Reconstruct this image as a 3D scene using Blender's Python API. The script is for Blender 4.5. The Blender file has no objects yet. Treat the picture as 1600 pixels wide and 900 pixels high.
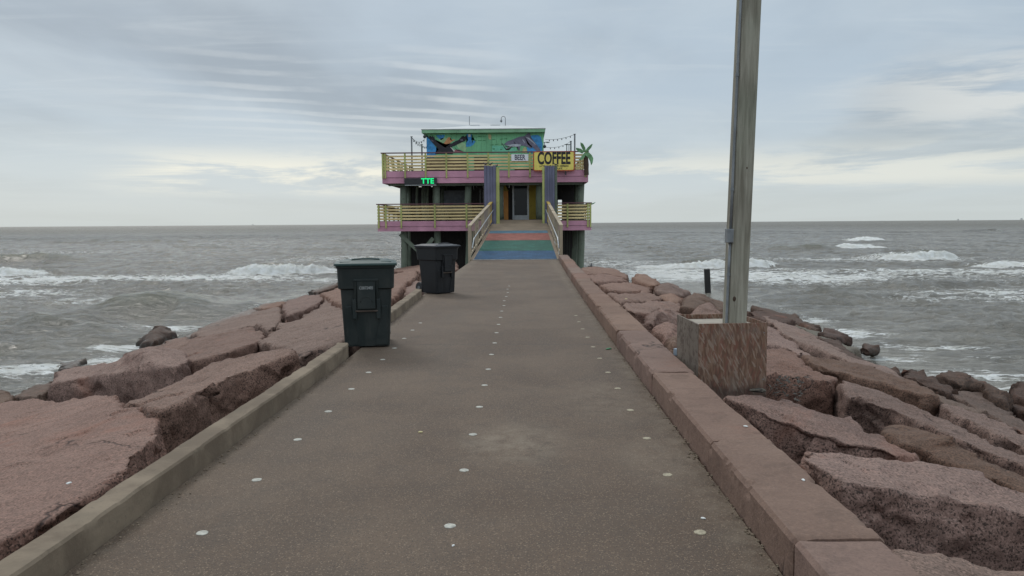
import bpy, bmesh, math, random
import numpy as np
from mathutils import Vector, Matrix, noise
random.seed(7)
rad = math.radians
S = bpy.context.scene
COL = S.collection
# ------------------------------------------------------------------ camera
EYE = 1.55; F = 1200.0
YAW, PITCH, ROLL = rad(1.05), rad(-4.825), rad(0.394)
cf = np.array([-math.sin(YAW)*math.cos(PITCH), math.cos(YAW)*math.cos(PITCH), math.sin(PITCH)])
_r = np.cross(cf, [0, 0, 1.0]); _r /= np.linalg.norm(_r); _u = np.cross(_r, cf)
cr = _r*math.cos(ROLL)-_u*math.sin(ROLL); cu = _u*math.cos(ROLL)+_r*math.sin(ROLL)
cam = bpy.data.cameras.new('camera'); camo = bpy.data.objects.new('camera', cam); COL.objects.link(camo)
cam.sensor_width = 36.0; cam.lens = F/1600*36; cam.clip_start = 0.05; cam.clip_end = 30000
M = Matrix(((cr[0], cu[0], -cf[0], 0), (cr[1], cu[1], -cf[1], 0), (cr[2], cu[2], -cf[2], EYE), (0, 0, 0, 1)))
camo.matrix_world = M
S.camera = camo
S.render.resolution_x = 1024; S.render.resolution_y = 576
S.view_settings.view_transform = 'Standard'; S.view_settings.look = 'None'
S.view_settings.gamma = 1.0; S.view_settings.use_curve_mapping = False
S.view_settings.exposure = 0.12

# ------------------------------------------------------------------ node helper
class NT:
    def __init__(s, tree): s.t = tree; s.L = tree.links
    def n(s, typ, ins=None, **kw):
        nd = s.t.nodes.new('ShaderNode'+typ)
        for k, v in kw.items(): setattr(nd, k, v)
        for k, v in (ins or {}).items():
            sock = nd.inputs[k]
            if hasattr(v, 'is_output'): s.L.new(v, sock)
            elif isinstance(v, (tuple, list)) and len(v) == 3 and sock.type == 'RGBA': sock.default_value = (*v, 1)
            else: sock.default_value = v
        return nd
    def math(s, op, a, b=None, c=None, clamp=False):
        ins = {0: a}
        if b is not None: ins[1] = b
        if c is not None: ins[2] = c
        return s.n('Math', ins, operation=op, use_clamp=clamp).outputs[0]
    def noise(s, vec, scale, detail=4, rough=0.55, dist=0.0):
        return s.n('TexNoise', {'Vector': vec, 'Scale': scale, 'Detail': detail, 'Roughness': rough, 'Distortion': dist}).outputs['Fac']
    def mapping(s, vec, scale=(1, 1, 1), rot=(0, 0, 0), loc=(0, 0, 0)):
        return s.n('Mapping', {'Vector': vec, 'Scale': scale, 'Rotation': rot, 'Location': loc}).outputs[0]
    def rng(s, v, a, b, c=0.0, d=1.0, smooth=True):
        return s.n('MapRange', {'Value': v, 'From Min': a, 'From Max': b, 'To Min': c, 'To Max': d},
                   interpolation_type='SMOOTHSTEP' if smooth else 'LINEAR').outputs[0]
    def mix(s, f, a, b, blend='MIX'):
        nd = s.t.nodes.new('ShaderNodeMix'); nd.data_type = 'RGBA'; nd.blend_type = blend
        for i, v in ((0, f), (6, a), (7, b)):
            if hasattr(v, 'is_output'): s.L.new(v, nd.inputs[i])
            elif i: nd.inputs[i].default_value = (*v, 1)
            else: nd.inputs[i].default_value = v
        return nd.outputs[2]

# ------------------------------------------------------------------ world
SUN_EL, SUN_AZ = 42.0, -28.0        # azimuth from +Y, negative = to the left
w = bpy.data.worlds.new('World'); S.world = w; w.use_nodes = True
nt = NT(w.node_tree); w.node_tree.nodes.clear()
sky = nt.n('TexSky', sky_type='NISHITA', sun_disc=False, sun_elevation=rad(SUN_EL), sun_rotation=rad(SUN_AZ), air_density=1.0, dust_density=2.5, ozone_density=1.0)
tc = nt.n('TexCoord').outputs['Generated']
nrm = nt.n('VectorMath', {0: tc}, operation='NORMALIZE').outputs[0]
sep = nt.n('SeparateXYZ', {0: nrm})
X, Y, Z = sep.outputs
Zc = nt.math('MAXIMUM', Z, 0.0)
den = nt.math('ADD', Zc, 0.055)
u = nt.math('DIVIDE', X, den); v = nt.math('DIVIDE', Y, den)
P = nt.n('CombineXYZ', {0: u, 1: v, 2: 0.0}).outputs[0]
big = nt.noise(nt.mapping(P, (0.30, 0.16, 1), loc=(3.1, 0.4, 0)), 1.0, 6, 0.5, 0.35)
mid = nt.noise(nt.mapping(P, (0.9, 0.55, 1), rot=(0, 0, rad(-28)), loc=(1.3, 5.2, 0)), 1.0, 7, 0.58, 0.5)
fine = nt.noise(nt.mapping(P, (0.9, 5.0, 1), rot=(0, 0, rad(-22)), loc=(2.3, 1.2, 0)), 1.0, 5, 0.55, 0.6)
# rippled streaks in the left half of the sky
wv = nt.n('TexWave', {'Vector': nt.mapping(P, (1, 1, 1), rot=(0, 0, rad(66))), 'Scale': 0.95, 'Distortion': 3.2, 'Detail': 3.0, 'Detail Scale': 0.7, 'Detail Roughness': 0.6},
          wave_type='BANDS', bands_direction='X').outputs['Fac']
wm = nt.math('MULTIPLY', nt.rng(X, -0.52, -0.22), nt.rng(X, 0.02, -0.10))
wm = nt.math('MULTIPLY', wm, nt.math('MULTIPLY', nt.rng(Z, 0.09, 0.13), nt.rng(Z, 0.25, 0.18)))
wm = nt.math('MULTIPLY', wm, nt.rng(mid, 0.30, 0.52))
base = nt.mix(nt.rng(big, 0.38, 0.58), (2.95, 3.55, 4.15), (4.32, 5.18, 5.98))
base = nt.mix(nt.math('MULTIPLY', nt.rng(mid, 0.42, 0.76), 0.42), base, (5.6, 6.25, 6.65))
base = nt.mix(nt.math('MULTIPLY', nt.rng(fine, 0.50, 0.78), 0.22), base, (6.0, 6.6, 6.9))
base = nt.mix(nt.math('MULTIPLY', nt.math('MULTIPLY', nt.rng(wv, 0.45, 0.98), wm), 0.50), base, (6.4, 6.8, 7.0))
# paler, slightly warm band near the horizon
hz = nt.rng(Z, 0.17, 0.015)
base = nt.mix(nt.math('MULTIPLY', hz, 0.80), base, (5.9, 6.5, 6.6))
lo = nt.rng(Z, 0.05, 0.0)
base = nt.mix(nt.math('MULTIPLY', lo, 0.55), base, (5.6, 6.0, 5.8))
# bright broken streaks low over the sea
lowv = nt.n('CombineXYZ', {0: X, 1: nt.math('MULTIPLY', Z, 7.0), 2: 0.0}).outputs[0]
st = nt.noise(nt.mapping(lowv, (4.2, 4.2, 1), loc=(0.3, 0.1, 0)), 1.0, 7, 0.62, 0.35)
band = nt.math('MULTIPLY', nt.rng(Z, 0.030, 0.052), nt.rng(Z, 0.105, 0.062))
side = nt.math('ADD', nt.math('MULTIPLY', nt.rng(X, -0.52, -0.38), nt.rng(X, 0.02, -0.16)), nt.math('MULTIPLY', nt.rng(X, 0.05, 0.16), 0.60))
bm_ = nt.math('MULTIPLY', nt.math('MULTIPLY', band, side), nt.rng(st, 0.42, 0.56))
base = nt.mix(nt.math('MULTIPLY', bm_, 0.95), base, (8.3, 8.2, 7.2))
st2 = nt.noise(nt.mapping(lowv, (3.0, 3.4, 1), loc=(4.3, 2.1, 0)), 1.0, 7, 0.62, 0.5)
b2 = nt.math('MULTIPLY', nt.math('MULTIPLY', nt.rng(Z, 0.085, 0.125), nt.rng(Z, 0.20, 0.15)), nt.math('MULTIPLY', nt.rng(X, 0.30, 0.50), nt.rng(st2, 0.46, 0.60)))
base = nt.mix(nt.math('MULTIPLY', b2, 0.7), base, (7.2, 7.3, 7.0))
# cloud brighter towards the zenith; unseen sky behind camera lifted to light the fronts
sky_lift = nt.math('MULTIPLY', nt.rng(Z, 0.27, 0.9, 1.0, 2.0), nt.rng(Y, 0.35, -0.6, 1.0, 1.35))
zc_ = nt.mix(nt.rng(Z, 0.27, 0.6), (1.0, 1.0, 1.0), (1.04, 0.985, 0.93))
base = nt.n('VectorMath', {0: base, 1: zc_}, operation='MULTIPLY').outputs[0]
base = nt.n('VectorMath', {0: base, 3: sky_lift}, operation='SCALE').outputs[0]
col = nt.mix(0.93, sky.outputs[0], base)
bg = nt.n('Background', {'Color': col, 'Strength': 0.1})
out = nt.n('OutputWorld', {'Surface': bg.outputs[0]})
# ------------------------------------------------------------------ sun behind the cloud
sl = bpy.data.lights.new('sun', 'SUN'); sl.energy = 0.9; sl.angle = rad(18); sl.color = (1, 0.95, 0.88); sl.specular_factor = 0.15
so = bpy.data.objects.new('sun', sl); COL.objects.link(so)
so.rotation_euler = Vector((math.sin(rad(SUN_AZ))*math.cos(rad(SUN_EL)), math.cos(rad(SUN_AZ))*math.cos(rad(SUN_EL)), math.sin(rad(SUN_EL)))).to_track_quat('Z', 'Y').to_euler()
so.location = (-20, 30, 40)

# ------------------------------------------------------------------ geometry helpers
E3 = np.array([0, 0, EYE])
def ray(px, py): return cf + cr*((px-800)/F) + cu*((450-py)/F)
def plane(px, py, z0=0.0, bx=0.0, by=0.0):
    """where the sight line of a photo point meets the plane z = z0 + bx x + by y"""
    d = ray(px, py); t = (z0-EYE)/(d[2]-bx*d[0]-by*d[1])
    return E3+d*t
def atY(px, py, Yv):
    d = ray(px, py); return E3+d*(Yv/d[1])

def tag(o, label=None, cat=None, group=None, kind=None):
    if label: o['label'] = label
    if cat: o['category'] = cat
    if group: o['group'] = group
    if kind: o['kind'] = kind
    return o
def empty(name, loc=(0, 0, 0), rz=0.0, rot=None):
    o = bpy.data.objects.new(name, None); COL.objects.link(o); o.empty_display_size = 0.2
    o.location = loc; o.rotation_euler = rot if rot else (0, 0, rz); return o

class MB:
    def __init__(s): s.b = bmesh.new()
    def box(s, x0, x1, y0, y1, z0, z1):
        vs = [s.b.verts.new(p) for p in ((x0, y0, z0), (x1, y0, z0), (x1, y1, z0), (x0, y1, z0), (x0, y0, z1), (x1, y0, z1), (x1, y1, z1), (x0, y1, z1))]
        for f in ((0, 3, 2, 1), (4, 5, 6, 7), (0, 1, 5, 4), (1, 2, 6, 5), (2, 3, 7, 6), (3, 0, 4, 7)): s.b.faces.new([vs[i] for i in f])
        return s
    def hexa(s, bot, top):
        vs = [s.b.verts.new(p) for p in list(bot)+list(top)]; n = len(bot)
        s.b.faces.new(vs[:n][::-1]); s.b.faces.new(vs[n:])
        for i in range(n): s.b.faces.new((vs[i], vs[(i+1) % n], vs[n+(i+1) % n], vs[n+i]))
        return s
    def bar(s, a, b, w_, h_, up=(0, 0, 1)):
        a = Vector(a); b = Vector(b); d = (b-a).normalized(); upv = Vector(up)
        if abs(d.dot(upv)) > 0.97: upv = Vector((0, 1, 0))
        r = d.cross(upv).normalized(); u_ = r.cross(d)
        q = [(-1, -1), (1, -1), (1, 1), (-1, 1)]
        return s.hexa([a+r*(i*w_/2)+u_*(j*h_/2) for i, j in q], [b+r*(i*w_/2)+u_*(j*h_/2) for i, j in q])
    def tube(s, pts, r, n=10, cap=True):
        pts = [Vector(p) for p in pts]; rs = r if isinstance(r, (list, tuple)) else [r]*len(pts)
        rings = []; ref = None
        for i, p in enumerate(pts):
            d = (pts[min(i+1, len(pts)-1)]-pts[max(i-1, 0)]).normalized()
            if ref is None: ref = Vector((1, 0, 0)) if abs(d.x) < 0.9 else Vector((0, 1, 0))
            a = (ref-d*ref.dot(d)).normalized(); c = d.cross(a); ref = a
            rings.append([s.b.verts.new(p+(a*math.cos(t)+c*math.sin(t))*rs[i]) for t in [2*math.pi*k/n for k in range(n)]])
        for A, B in zip(rings, rings[1:]):
            for k in range(n): s.b.faces.new((A[k], A[(k+1) % n], B[(k+1) % n], B[k]))
        if cap: s.b.faces.new(rings[0][::-1]); s.b.faces.new(rings[-1])
        return s
    def sphere(s, c, r, sub=2, sc=(1, 1, 1)):
        m = Matrix.Translation(c) @ Matrix.Diagonal((r*sc[0], r*sc[1], r*sc[2], 1))
        bmesh.ops.create_icosphere(s.b, subdivisions=sub, radius=1, matrix=m); return s
    def flat(s, pts, thick):
        """a flat cut-out: pts (x, z) world, standing at y = pts[..].y, thickness towards +Y"""
        s.hexa([Vector(p) for p in pts], [Vector(p)+Vector((0, thick, 0)) for p in pts]); return s
    def rings(s, R, cap=True):
        V = [[s.b.verts.new(p) for p in r] for r in R]; n = len(R[0])
        for A, B in zip(V, V[1:]):
            for k in range(n): s.b.faces.new((A[k], A[(k+1) % n], B[(k+1) % n], B[k]))
        if cap: s.b.faces.new(V[0][::-1]); s.b.faces.new(V[-1])
        return s
    def build(s, name, mat, parent=None, off=None, bevel=0, smooth=False, seg=2):
        if bevel:
            bmesh.ops.bevel(s.b, geom=list(s.b.edges), offset=bevel, segments=seg, affect='EDGES', profile=0.6, clamp_overlap=True)
        bmesh.ops.recalc_face_normals(s.b, faces=s.b.faces)
        if off is not None: bmesh.ops.translate(s.b, verts=s.b.verts, vec=-Vector(off))
        me = bpy.data.meshes.new(name); s.b.to_mesh(me); s.b.free()
        me.materials.append(mat)
        if smooth: me.shade_smooth()
        o = bpy.data.objects.new(name, me); COL.objects.link(o)
        if parent: o.parent = parent
        elif off is not None: o.location = off
        return o

def text_obj(txt, size, mat, name, parent, loc, rot, sx=1.0, bold=0.0, depth=0.004, align='CENTER'):
    c = bpy.data.curves.new('t', 'FONT'); c.body = txt; c.size = size; c.extrude = depth; c.offset = bold
    c.align_x = align; c.align_y = 'CENTER'; c.resolution_u = 4
    o = bpy.data.objects.new('t', c); COL.objects.link(o)
    dg = bpy.context.evaluated_depsgraph_get(); dg.update()
    me = bpy.data.meshes.new_from_object(o.evaluated_get(dg)); bpy.data.objects.remove(o)
    me.transform(Matrix.Translation(loc) @ Matrix.Rotation(rot[2], 4, 'Z') @ Matrix.Rotation(rot[0], 4, 'X') @ Matrix.Diagonal((sx, 1, 1, 1)))
    me.materials.clear(); me.materials.append(mat)
    n = bpy.data.objects.new(name, me); COL.objects.link(n); n.parent = parent; return n

# ------------------------------------------------------------------ materials
def newmat(name):
    m = bpy.data.materials.new(name); m.use_nodes = True; m.node_tree.nodes.clear(); t = NT(m.node_tree)
    return m, t
def finish(t, color, rough=0.8, bump=None, bstr=0.3, bdist=0.01, metal=0.0, spec=0.5, normal=None):
    ins = {'Base Color': color, 'Roughness': rough, 'Metallic': metal, 'Specular IOR Level': spec}
    if bump is not None:
        bi = {'Height': bump, 'Strength': bstr, 'Distance': bdist}
        if normal is not None: bi['Normal'] = normal
        ins['Normal'] = t.n('Bump', bi).outputs[0]
    p = t.n('BsdfPrincipled', ins); t.n('OutputMaterial', {'Surface': p.outputs[0]}); return p
def pos(t): return t.n('NewGeometry').outputs['Position']

def mat_granite(name, pale, midc, dark, wet=True, spk=1.0):
    m, t = newmat(name); p = pos(t)
    rnd = t.n('ObjectInfo').outputs['Random']
    p = t.n('VectorMath', {0: p, 1: t.n('CombineXYZ', {0: t.math('MULTIPLY', rnd, 17.0), 1: t.math('MULTIPLY', rnd, -9.0), 2: 0.0}).outputs[0]}, operation='ADD').outputs[0]
    a = t.noise(p, 0.9, 5, 0.6, 0.3); b = t.noise(p, 62, 4, 0.75); c = t.noise(p, 7, 5, 0.62, 0.4)
    vor = t.n('TexVoronoi', {'Vector': p, 'Scale': 105.0, 'Randomness': 1.0}).outputs['Color']
    vs = t.n('SeparateXYZ', {0: vor}).outputs[0]
    vor2 = t.n('TexVoronoi', {'Vector': p, 'Scale': 78.0, 'Randomness': 1.0}).outputs['Color']
    vs2 = t.n('SeparateXYZ', {0: vor2}).outputs[1]
    col = t.mix(t.rng(a, 0.35, 0.68), midc, pale)
    col = t.mix(t.math('MULTIPLY', t.rng(c, 0.50, 0.70), 0.45), col, tuple(x*0.50 for x in midc))
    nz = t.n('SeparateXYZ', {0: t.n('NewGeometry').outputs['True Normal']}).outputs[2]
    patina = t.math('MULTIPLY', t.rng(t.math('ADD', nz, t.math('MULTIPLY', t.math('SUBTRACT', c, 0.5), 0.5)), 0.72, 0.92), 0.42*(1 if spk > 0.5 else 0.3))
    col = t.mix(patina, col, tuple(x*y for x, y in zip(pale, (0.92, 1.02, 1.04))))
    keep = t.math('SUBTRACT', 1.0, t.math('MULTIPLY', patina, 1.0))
    col = t.mix(t.math('MULTIPLY', t.math('MULTIPLY', t.rng(vs, 0.68, 0.80), 0.75*spk), keep), col, dark)
    col = t.mix(t.math('MULTIPLY', t.rng(vs2, 0.80, 0.86), 0.50*spk), col, tuple(x*1.35 for x in pale))
    col = t.mix(t.math('MULTIPLY', t.rng(b, 0.53, 0.66), 0.55*spk), col, dark)
    hs = t.n('HueSaturation', {'Hue': t.math('ADD', 0.497, t.math('MULTIPLY', t.math('FRACT', t.math('MULTIPLY', rnd, 7.3)), 0.009)), 'Saturation': t.math('ADD', 0.88, t.math('MULTIPLY', t.math('FRACT', t.math('MULTIPLY', rnd, 3.1)), 0.25)),
        'Value': t.math('ADD', 0.82, t.math('MULTIPLY', rnd, 0.30)) if spk > 0.5 else 1.0, 'Color': col}).outputs[0]
    col = hs
    # rusty and pale stains with a shape of their own
    s1 = t.noise(p, 0.6, 6, 0.65, 0.8)
    col = t.mix(t.math('MULTIPLY', t.rng(s1, 0.60, 0.74), 0.45), col, (0.27, 0.115, 0.075))
    # cracks
    cr_ = t.n('TexVoronoi', {'Vector': t.n('VectorMath', {0: p, 1: t.n('TexNoise', {'Vector': p, 'Scale': 1.4, 'Detail': 4.0}).outputs['Color']}, operation='ADD').outputs[0], 'Scale': 0.62}, feature='DISTANCE_TO_EDGE').outputs['Distance']
    crk = t.rng(cr_, 0.0, 0.012, 1.0, 0.0)
    crk = t.math('MULTIPLY', crk, t.rng(t.noise(p, 0.8, 2), 0.56, 0.62))
    col = t.mix(t.math('MULTIPLY', crk, 0.75), col, (0.03, 0.02, 0.018))
    rough = 0.85
    if wet:   # tide-washed, algae-darkened foot of the rocks
        z = t.n('SeparateXYZ', {0: pos(t)}).outputs[2]
        zz = t.math('ADD', z, t.math('MULTIPLY', t.math('SUBTRACT', c, 0.5), 0.9))
        wf = t.rng(zz, -1.20, -1.62)
        col = t.mix(t.math('MULTIPLY', wf, 0.80), col, (0.045, 0.040, 0.032))
        rough = t.math('SUBTRACT', 0.85, t.math('MULTIPLY', wf, 0.45))
    h = t.math('ADD', t.math('MULTIPLY', b, 0.6), t.math('ADD', t.math('MULTIPLY', c, 1.6), t.math('MULTIPLY', t.noise(p, 22, 4, 0.65), 1.3)))
    h = t.math('SUBTRACT', h, t.math('MULTIPLY', crk, 1.2))
    finish(t, col, rough, h, 0.6 if spk > 0.5 else 0.35, 0.018, spec=0.3)
    return m
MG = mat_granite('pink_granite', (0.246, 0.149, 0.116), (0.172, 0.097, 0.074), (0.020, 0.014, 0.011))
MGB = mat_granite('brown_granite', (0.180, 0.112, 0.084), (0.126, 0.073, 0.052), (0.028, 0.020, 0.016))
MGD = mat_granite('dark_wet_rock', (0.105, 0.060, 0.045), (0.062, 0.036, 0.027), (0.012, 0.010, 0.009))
MGK = mat_granite("rubble", (0.085, 0.058, 0.046), (0.05, 0.034, 0.027), (0.010, 0.008, 0.007))  # granite coloured dark to deepen the shade in gaps between the blocks
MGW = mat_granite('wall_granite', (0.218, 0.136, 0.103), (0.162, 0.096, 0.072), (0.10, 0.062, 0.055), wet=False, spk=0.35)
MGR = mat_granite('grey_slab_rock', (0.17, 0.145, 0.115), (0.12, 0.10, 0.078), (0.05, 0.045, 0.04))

def mat_simple(name, c, rough=0.7, metal=0.0, var=0.25, scale=6.0, bump=0.15, spec=0.5, bs=0.004):
    m, t = newmat(name); p = pos(t); a = t.noise(p, scale, 5, 0.6)
    col = t.mix(t.rng(a, 0.3, 0.7), tuple(x*(1-var) for x in c), tuple(min(1, x*(1+var)) for x in c))
    finish(t, col, rough, t.noise(p, scale*8, 4, 0.6), bump, bs, metal, spec); return m

def mat_paint_wood(name, c, under=(0.16, 0.13, 0.10), wear=0.55, axis=0, scale=1.0, rough=0.75):
    """flaking paint over weathered boards; axis = grain direction"""
    m, t = newmat(name); p = pos(t)
    sc = [9, 9, 9]; sc[axis] = 0.9
    g = t.noise(t.mapping(p, tuple(sc)), 2.2*scale, 6, 0.65, 0.4)
    f = t.noise(p, 5.5*scale, 7, 0.7, 0.3); a = t.noise(p, 1.1, 4)
    col = t.mix(t.rng(a, 0.3, 0.7), tuple(x*0.82 for x in c), tuple(min(1, x*1.12) for x in c))
    col = t.mix(t.math('MULTIPLY', t.rng(g, 0.45, 0.75), 0.35), col, tuple(x*0.6 for x in c))
    k = t.rng(t.math('ADD', t.math('MULTIPLY', f, 0.7), t.math('MULTIPLY', g, 0.3)), wear, wear+0.05)
    col = t.mix(t.math('MULTIPLY', k, 0.85), col, under)
    finish(t, col, rough, t.math('ADD', g, t.math('MULTIPLY', k, -0.6)), 0.5, 0.006, spec=0.3); return m
PINK = mat_paint_wood('pink_paint', (0.56, 0.28, 0.37), (0.13, 0.07, 0.08), 0.62)
YEL = mat_paint_wood('yellow_board_paint', (0.74, 0.57, 0.29), (0.25, 0.18, 0.10), 0.60)
LIME = mat_paint_wood('lime_post_paint', (0.42, 0.44, 0.16), (0.16, 0.15, 0.08), 0.58, axis=2)
PURP = mat_paint_wood('purple_board_paint', (0.15, 0.15, 0.215), (0.17, 0.18, 0.20), 0.58, axis=2)
CAPM = mat_paint_wood('plum_cap_paint', (0.16, 0.075, 0.085), (0.12, 0.09, 0.08), 0.56)
GREENW = mat_paint_wood('hut_green_paint', (0.20, 0.50, 0.27), (0.26, 0.40, 0.16), 0.60, axis=2)
EAVE = mat_paint_wood('eave_green_paint', (0.24, 0.44, 0.27), (0.10, 0.17, 0.13), 0.57)
GREYW = mat_paint_wood('grey_weathered_wood', (0.37, 0.30, 0.215), (0.17, 0.135, 0.10), 0.58, axis=2)
YELRAIL = mat_paint_wood('yellow_rail_paint', (0.52, 0.36, 0.10), (0.25, 0.22, 0.17), 0.60, axis=2)
DECKW = mat_paint_wood('ramp_wood', (0.27, 0.205, 0.145), (0.17, 0.13, 0.10), 0.56)
PILE = mat_paint_wood('piling_wood', (0.14, 0.165, 0.125), (0.045, 0.045, 0.038), 0.57, axis=2)
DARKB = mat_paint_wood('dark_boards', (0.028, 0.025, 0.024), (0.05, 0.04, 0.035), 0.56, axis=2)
BROWNW = mat_paint_wood('brown_boards', (0.07, 0.045, 0.03), (0.03, 0.025, 0.02), 0.56, axis=2)
MUST = mat_paint_wood('mustard_board', (0.30, 0.22, 0.035), (0.12, 0.09, 0.04), 0.58, axis=2)
ORNG = mat_paint_wood('orange_board', (0.50, 0.22, 0.06), (0.20, 0.10, 0.05), 0.58, axis=2)
POSTW = None
BLACK = mat_simple('black_metal', (0.02, 0.02, 0.022), 0.5)
GREYM = mat_simple('grey_metal', (0.20, 0.21, 0.22), 0.45, 0.3)
WHITEP = mat_simple('white_paint', (0.62, 0.62, 0.60), 0.6, var=0.1)
ROOFW = mat_simple('white_roof_coating', (0.52, 0.53, 0.53), 0.6, var=0.06, scale=1.0)
PANELG = mat_simple('grey_door_panels', (0.085, 0.092, 0.10), 0.7)
GREYD = mat_simple('door_frame_grey', (0.46, 0.48, 0.49), 0.4, 0.2, var=0.1)
REDB = mat_simple('sign_red', (0.42, 0.08, 0.025), 0.5, var=0.2)
SIGNY = mat_simple('sign_yellow', (0.78, 0.64, 0.14), 0.45, var=0.08, scale=3)
SIGNW = mat_simple('sign_white', (0.75, 0.75, 0.78), 0.45, var=0.05)
INK = mat_simple('sign_black', (0.012, 0.010, 0.010), 0.5)
NAVY = mat_simple('sign_ink', (0.035, 0.03, 0.06), 0.5)
def mat_glass(name, c=(0.012, 0.016, 0.022)):
    m, t = newmat(name); finish(t, c, 0.10, t.noise(pos(t), 3, 2), 0.05, 0.01, spec=0.22); return m
GLASS = mat_glass('dark_glass')
def mat_emit(name, c, s):
    m, t = newmat(name); e = t.n('Emission', {'Color': (*c, 1), 'Strength': s}); t.n('OutputMaterial', {'Surface': e.outputs[0]}); return m
LEDG = mat_emit('led_green', (0.02, 0.9, 0.28), 1.0)
# mural paints
def mural(name, c, v=0.2): return mat_simple(name, c, 0.7, var=v, scale=4)
MBLUE = mural('mural_blue', (0.05, 0.26, 0.55), 0.3); MORA = mural('mural_orange', (0.58, 0.27, 0.12)); MBLK = mural('mural_black', (0.02, 0.018, 0.025))
MGRYP = mural('mural_grey_violet', (0.16, 0.15, 0.21)); MLGT = mural('mural_pale_grey', (0.42, 0.45, 0.50)); MDG = mural('mural_dark_green', (0.07, 0.24, 0.11)); MTAN = mural('mural_tan', (0.50, 0.42, 0.22))
MROSE = mural('mural_rose', (0.33, 0.13, 0.14)); MLIM = mural('mural_light_green', (0.30, 0.48, 0.26)); MWHT = mural('mural_white', (0.6, 0.6, 0.55))

# weathered treated post
def mat_post():
    m, t = newmat('weathered_green_grey_post'); o = t.n('TexCoord').outputs['Object']
    g = t.noise(t.mapping(o, (14, 14, 0.7)), 2.0, 7, 0.68, 0.5)
    g2 = t.noise(t.mapping(o, (40, 40, 1.6)), 2.0, 4, 0.6)
    # cathedral grain rings pulled up along the post
    wv_ = t.n('TexWave', {'Vector': t.mapping(o, (9, 9, 0.35)), 'Scale': 1.5, 'Distortion': 5.0, 'Detail': 3.0, 'Detail Scale': 0.7}, wave_type='RINGS').outputs['Fac']
    a = t.noise(o, 1.0, 4)
    col = t.mix(t.rng(g, 0.3, 0.7), (0.195, 0.178, 0.138), (0.350, 0.328, 0.268))
    col = t.mix(t.math('MULTIPLY', t.rng(wv_, 0.55, 0.95), 0.28), col, (0.075, 0.06, 0.04))
    col = t.mix(t.math('MULTIPLY', t.rng(a, 0.45, 0.65), 0.35), col, (0.17, 0.21, 0.15))
    col = t.mix(t.math('MULTIPLY', t.rng(g2, 0.60, 0.74), 0.6), col, (0.05, 0.04, 0.03))
    finish(t, col, 0.8, t.math('ADD', g, g2), 0.5, 0.006, spec=0.3); return m
POSTW = mat_post()
# strand board
def mat_osb():
    m, t = newmat('weathered_strand_board'); o = t.n('TexCoord').outputs['Object']
    col = (0.15, 0.085, 0.055); h = None
    cols = [(0.22, 0.128, 0.088), (0.125, 0.070, 0.051), (0.27, 0.178, 0.13), (0.20, 0.088, 0.062), (0.30, 0.225, 0.175)]
    for i, (rz, thr) in enumerate(((3, .50), (-7, .60), (9, .66), (-16, .74), (28, .84))):
        q0 = t.mapping(o, (1, 1, 1), rot=(0, rad(rz), 0), loc=(i*3.1, i, i*2))
        q = t.mapping(t.n('VectorMath', {0: q0, 1: t.n('VectorMath', {0: t.n('TexNoise', {'Vector': o, 'Scale': 3.0}).outputs['Color'], 3: 0.02}, operation='SCALE').outputs[0]}, operation='ADD').outputs[0], (75, 75, 13))
        vz = t.n('TexVoronoi', {'Vector': q, 'Scale': 1.0}); vv = t.n('SeparateXYZ', {0: vz.outputs['Color']}).outputs[0]
        k = t.rng(vv, thr, thr+0.02)
        col = t.mix(t.math('MULTIPLY', k, 0.68), col, cols[i])
        h = vv if h is None else t.math('ADD', h, t.math('MULTIPLY', k, 0.5))
    z = t.n('SeparateXYZ', {0: o}).outputs[2]
    n = t.noise(o, 5, 6, 0.65, 0.4)
    low_dark = t.rng(t.math('ADD', z, t.math('MULTIPLY', n, 0.22)), 0.20, 0.10)  # boards turn darker towards the bottom, with an uneven upper edge
    col = t.mix(t.math('MULTIPLY', low_dark, 0.6), col, (0.06, 0.045, 0.04))
    col = t.mix(t.math('MULTIPLY', t.rng(n, 0.5, 0.7), 0.35), col, (0.20, 0.175, 0.15))
    finish(t, col, 0.8, h, 0.4, 0.004, spec=0.25); return m
OSB = mat_osb()
OSBG = mat_paint_wood('greyed_strand_board', (0.19, 0.155, 0.125), (0.085, 0.06, 0.048), 0.50, axis=2, scale=2.4)
CONC_IN = mat_simple('concrete_fill', (0.34, 0.30, 0.25), 0.9, var=0.15, bump=0.4)

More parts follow.
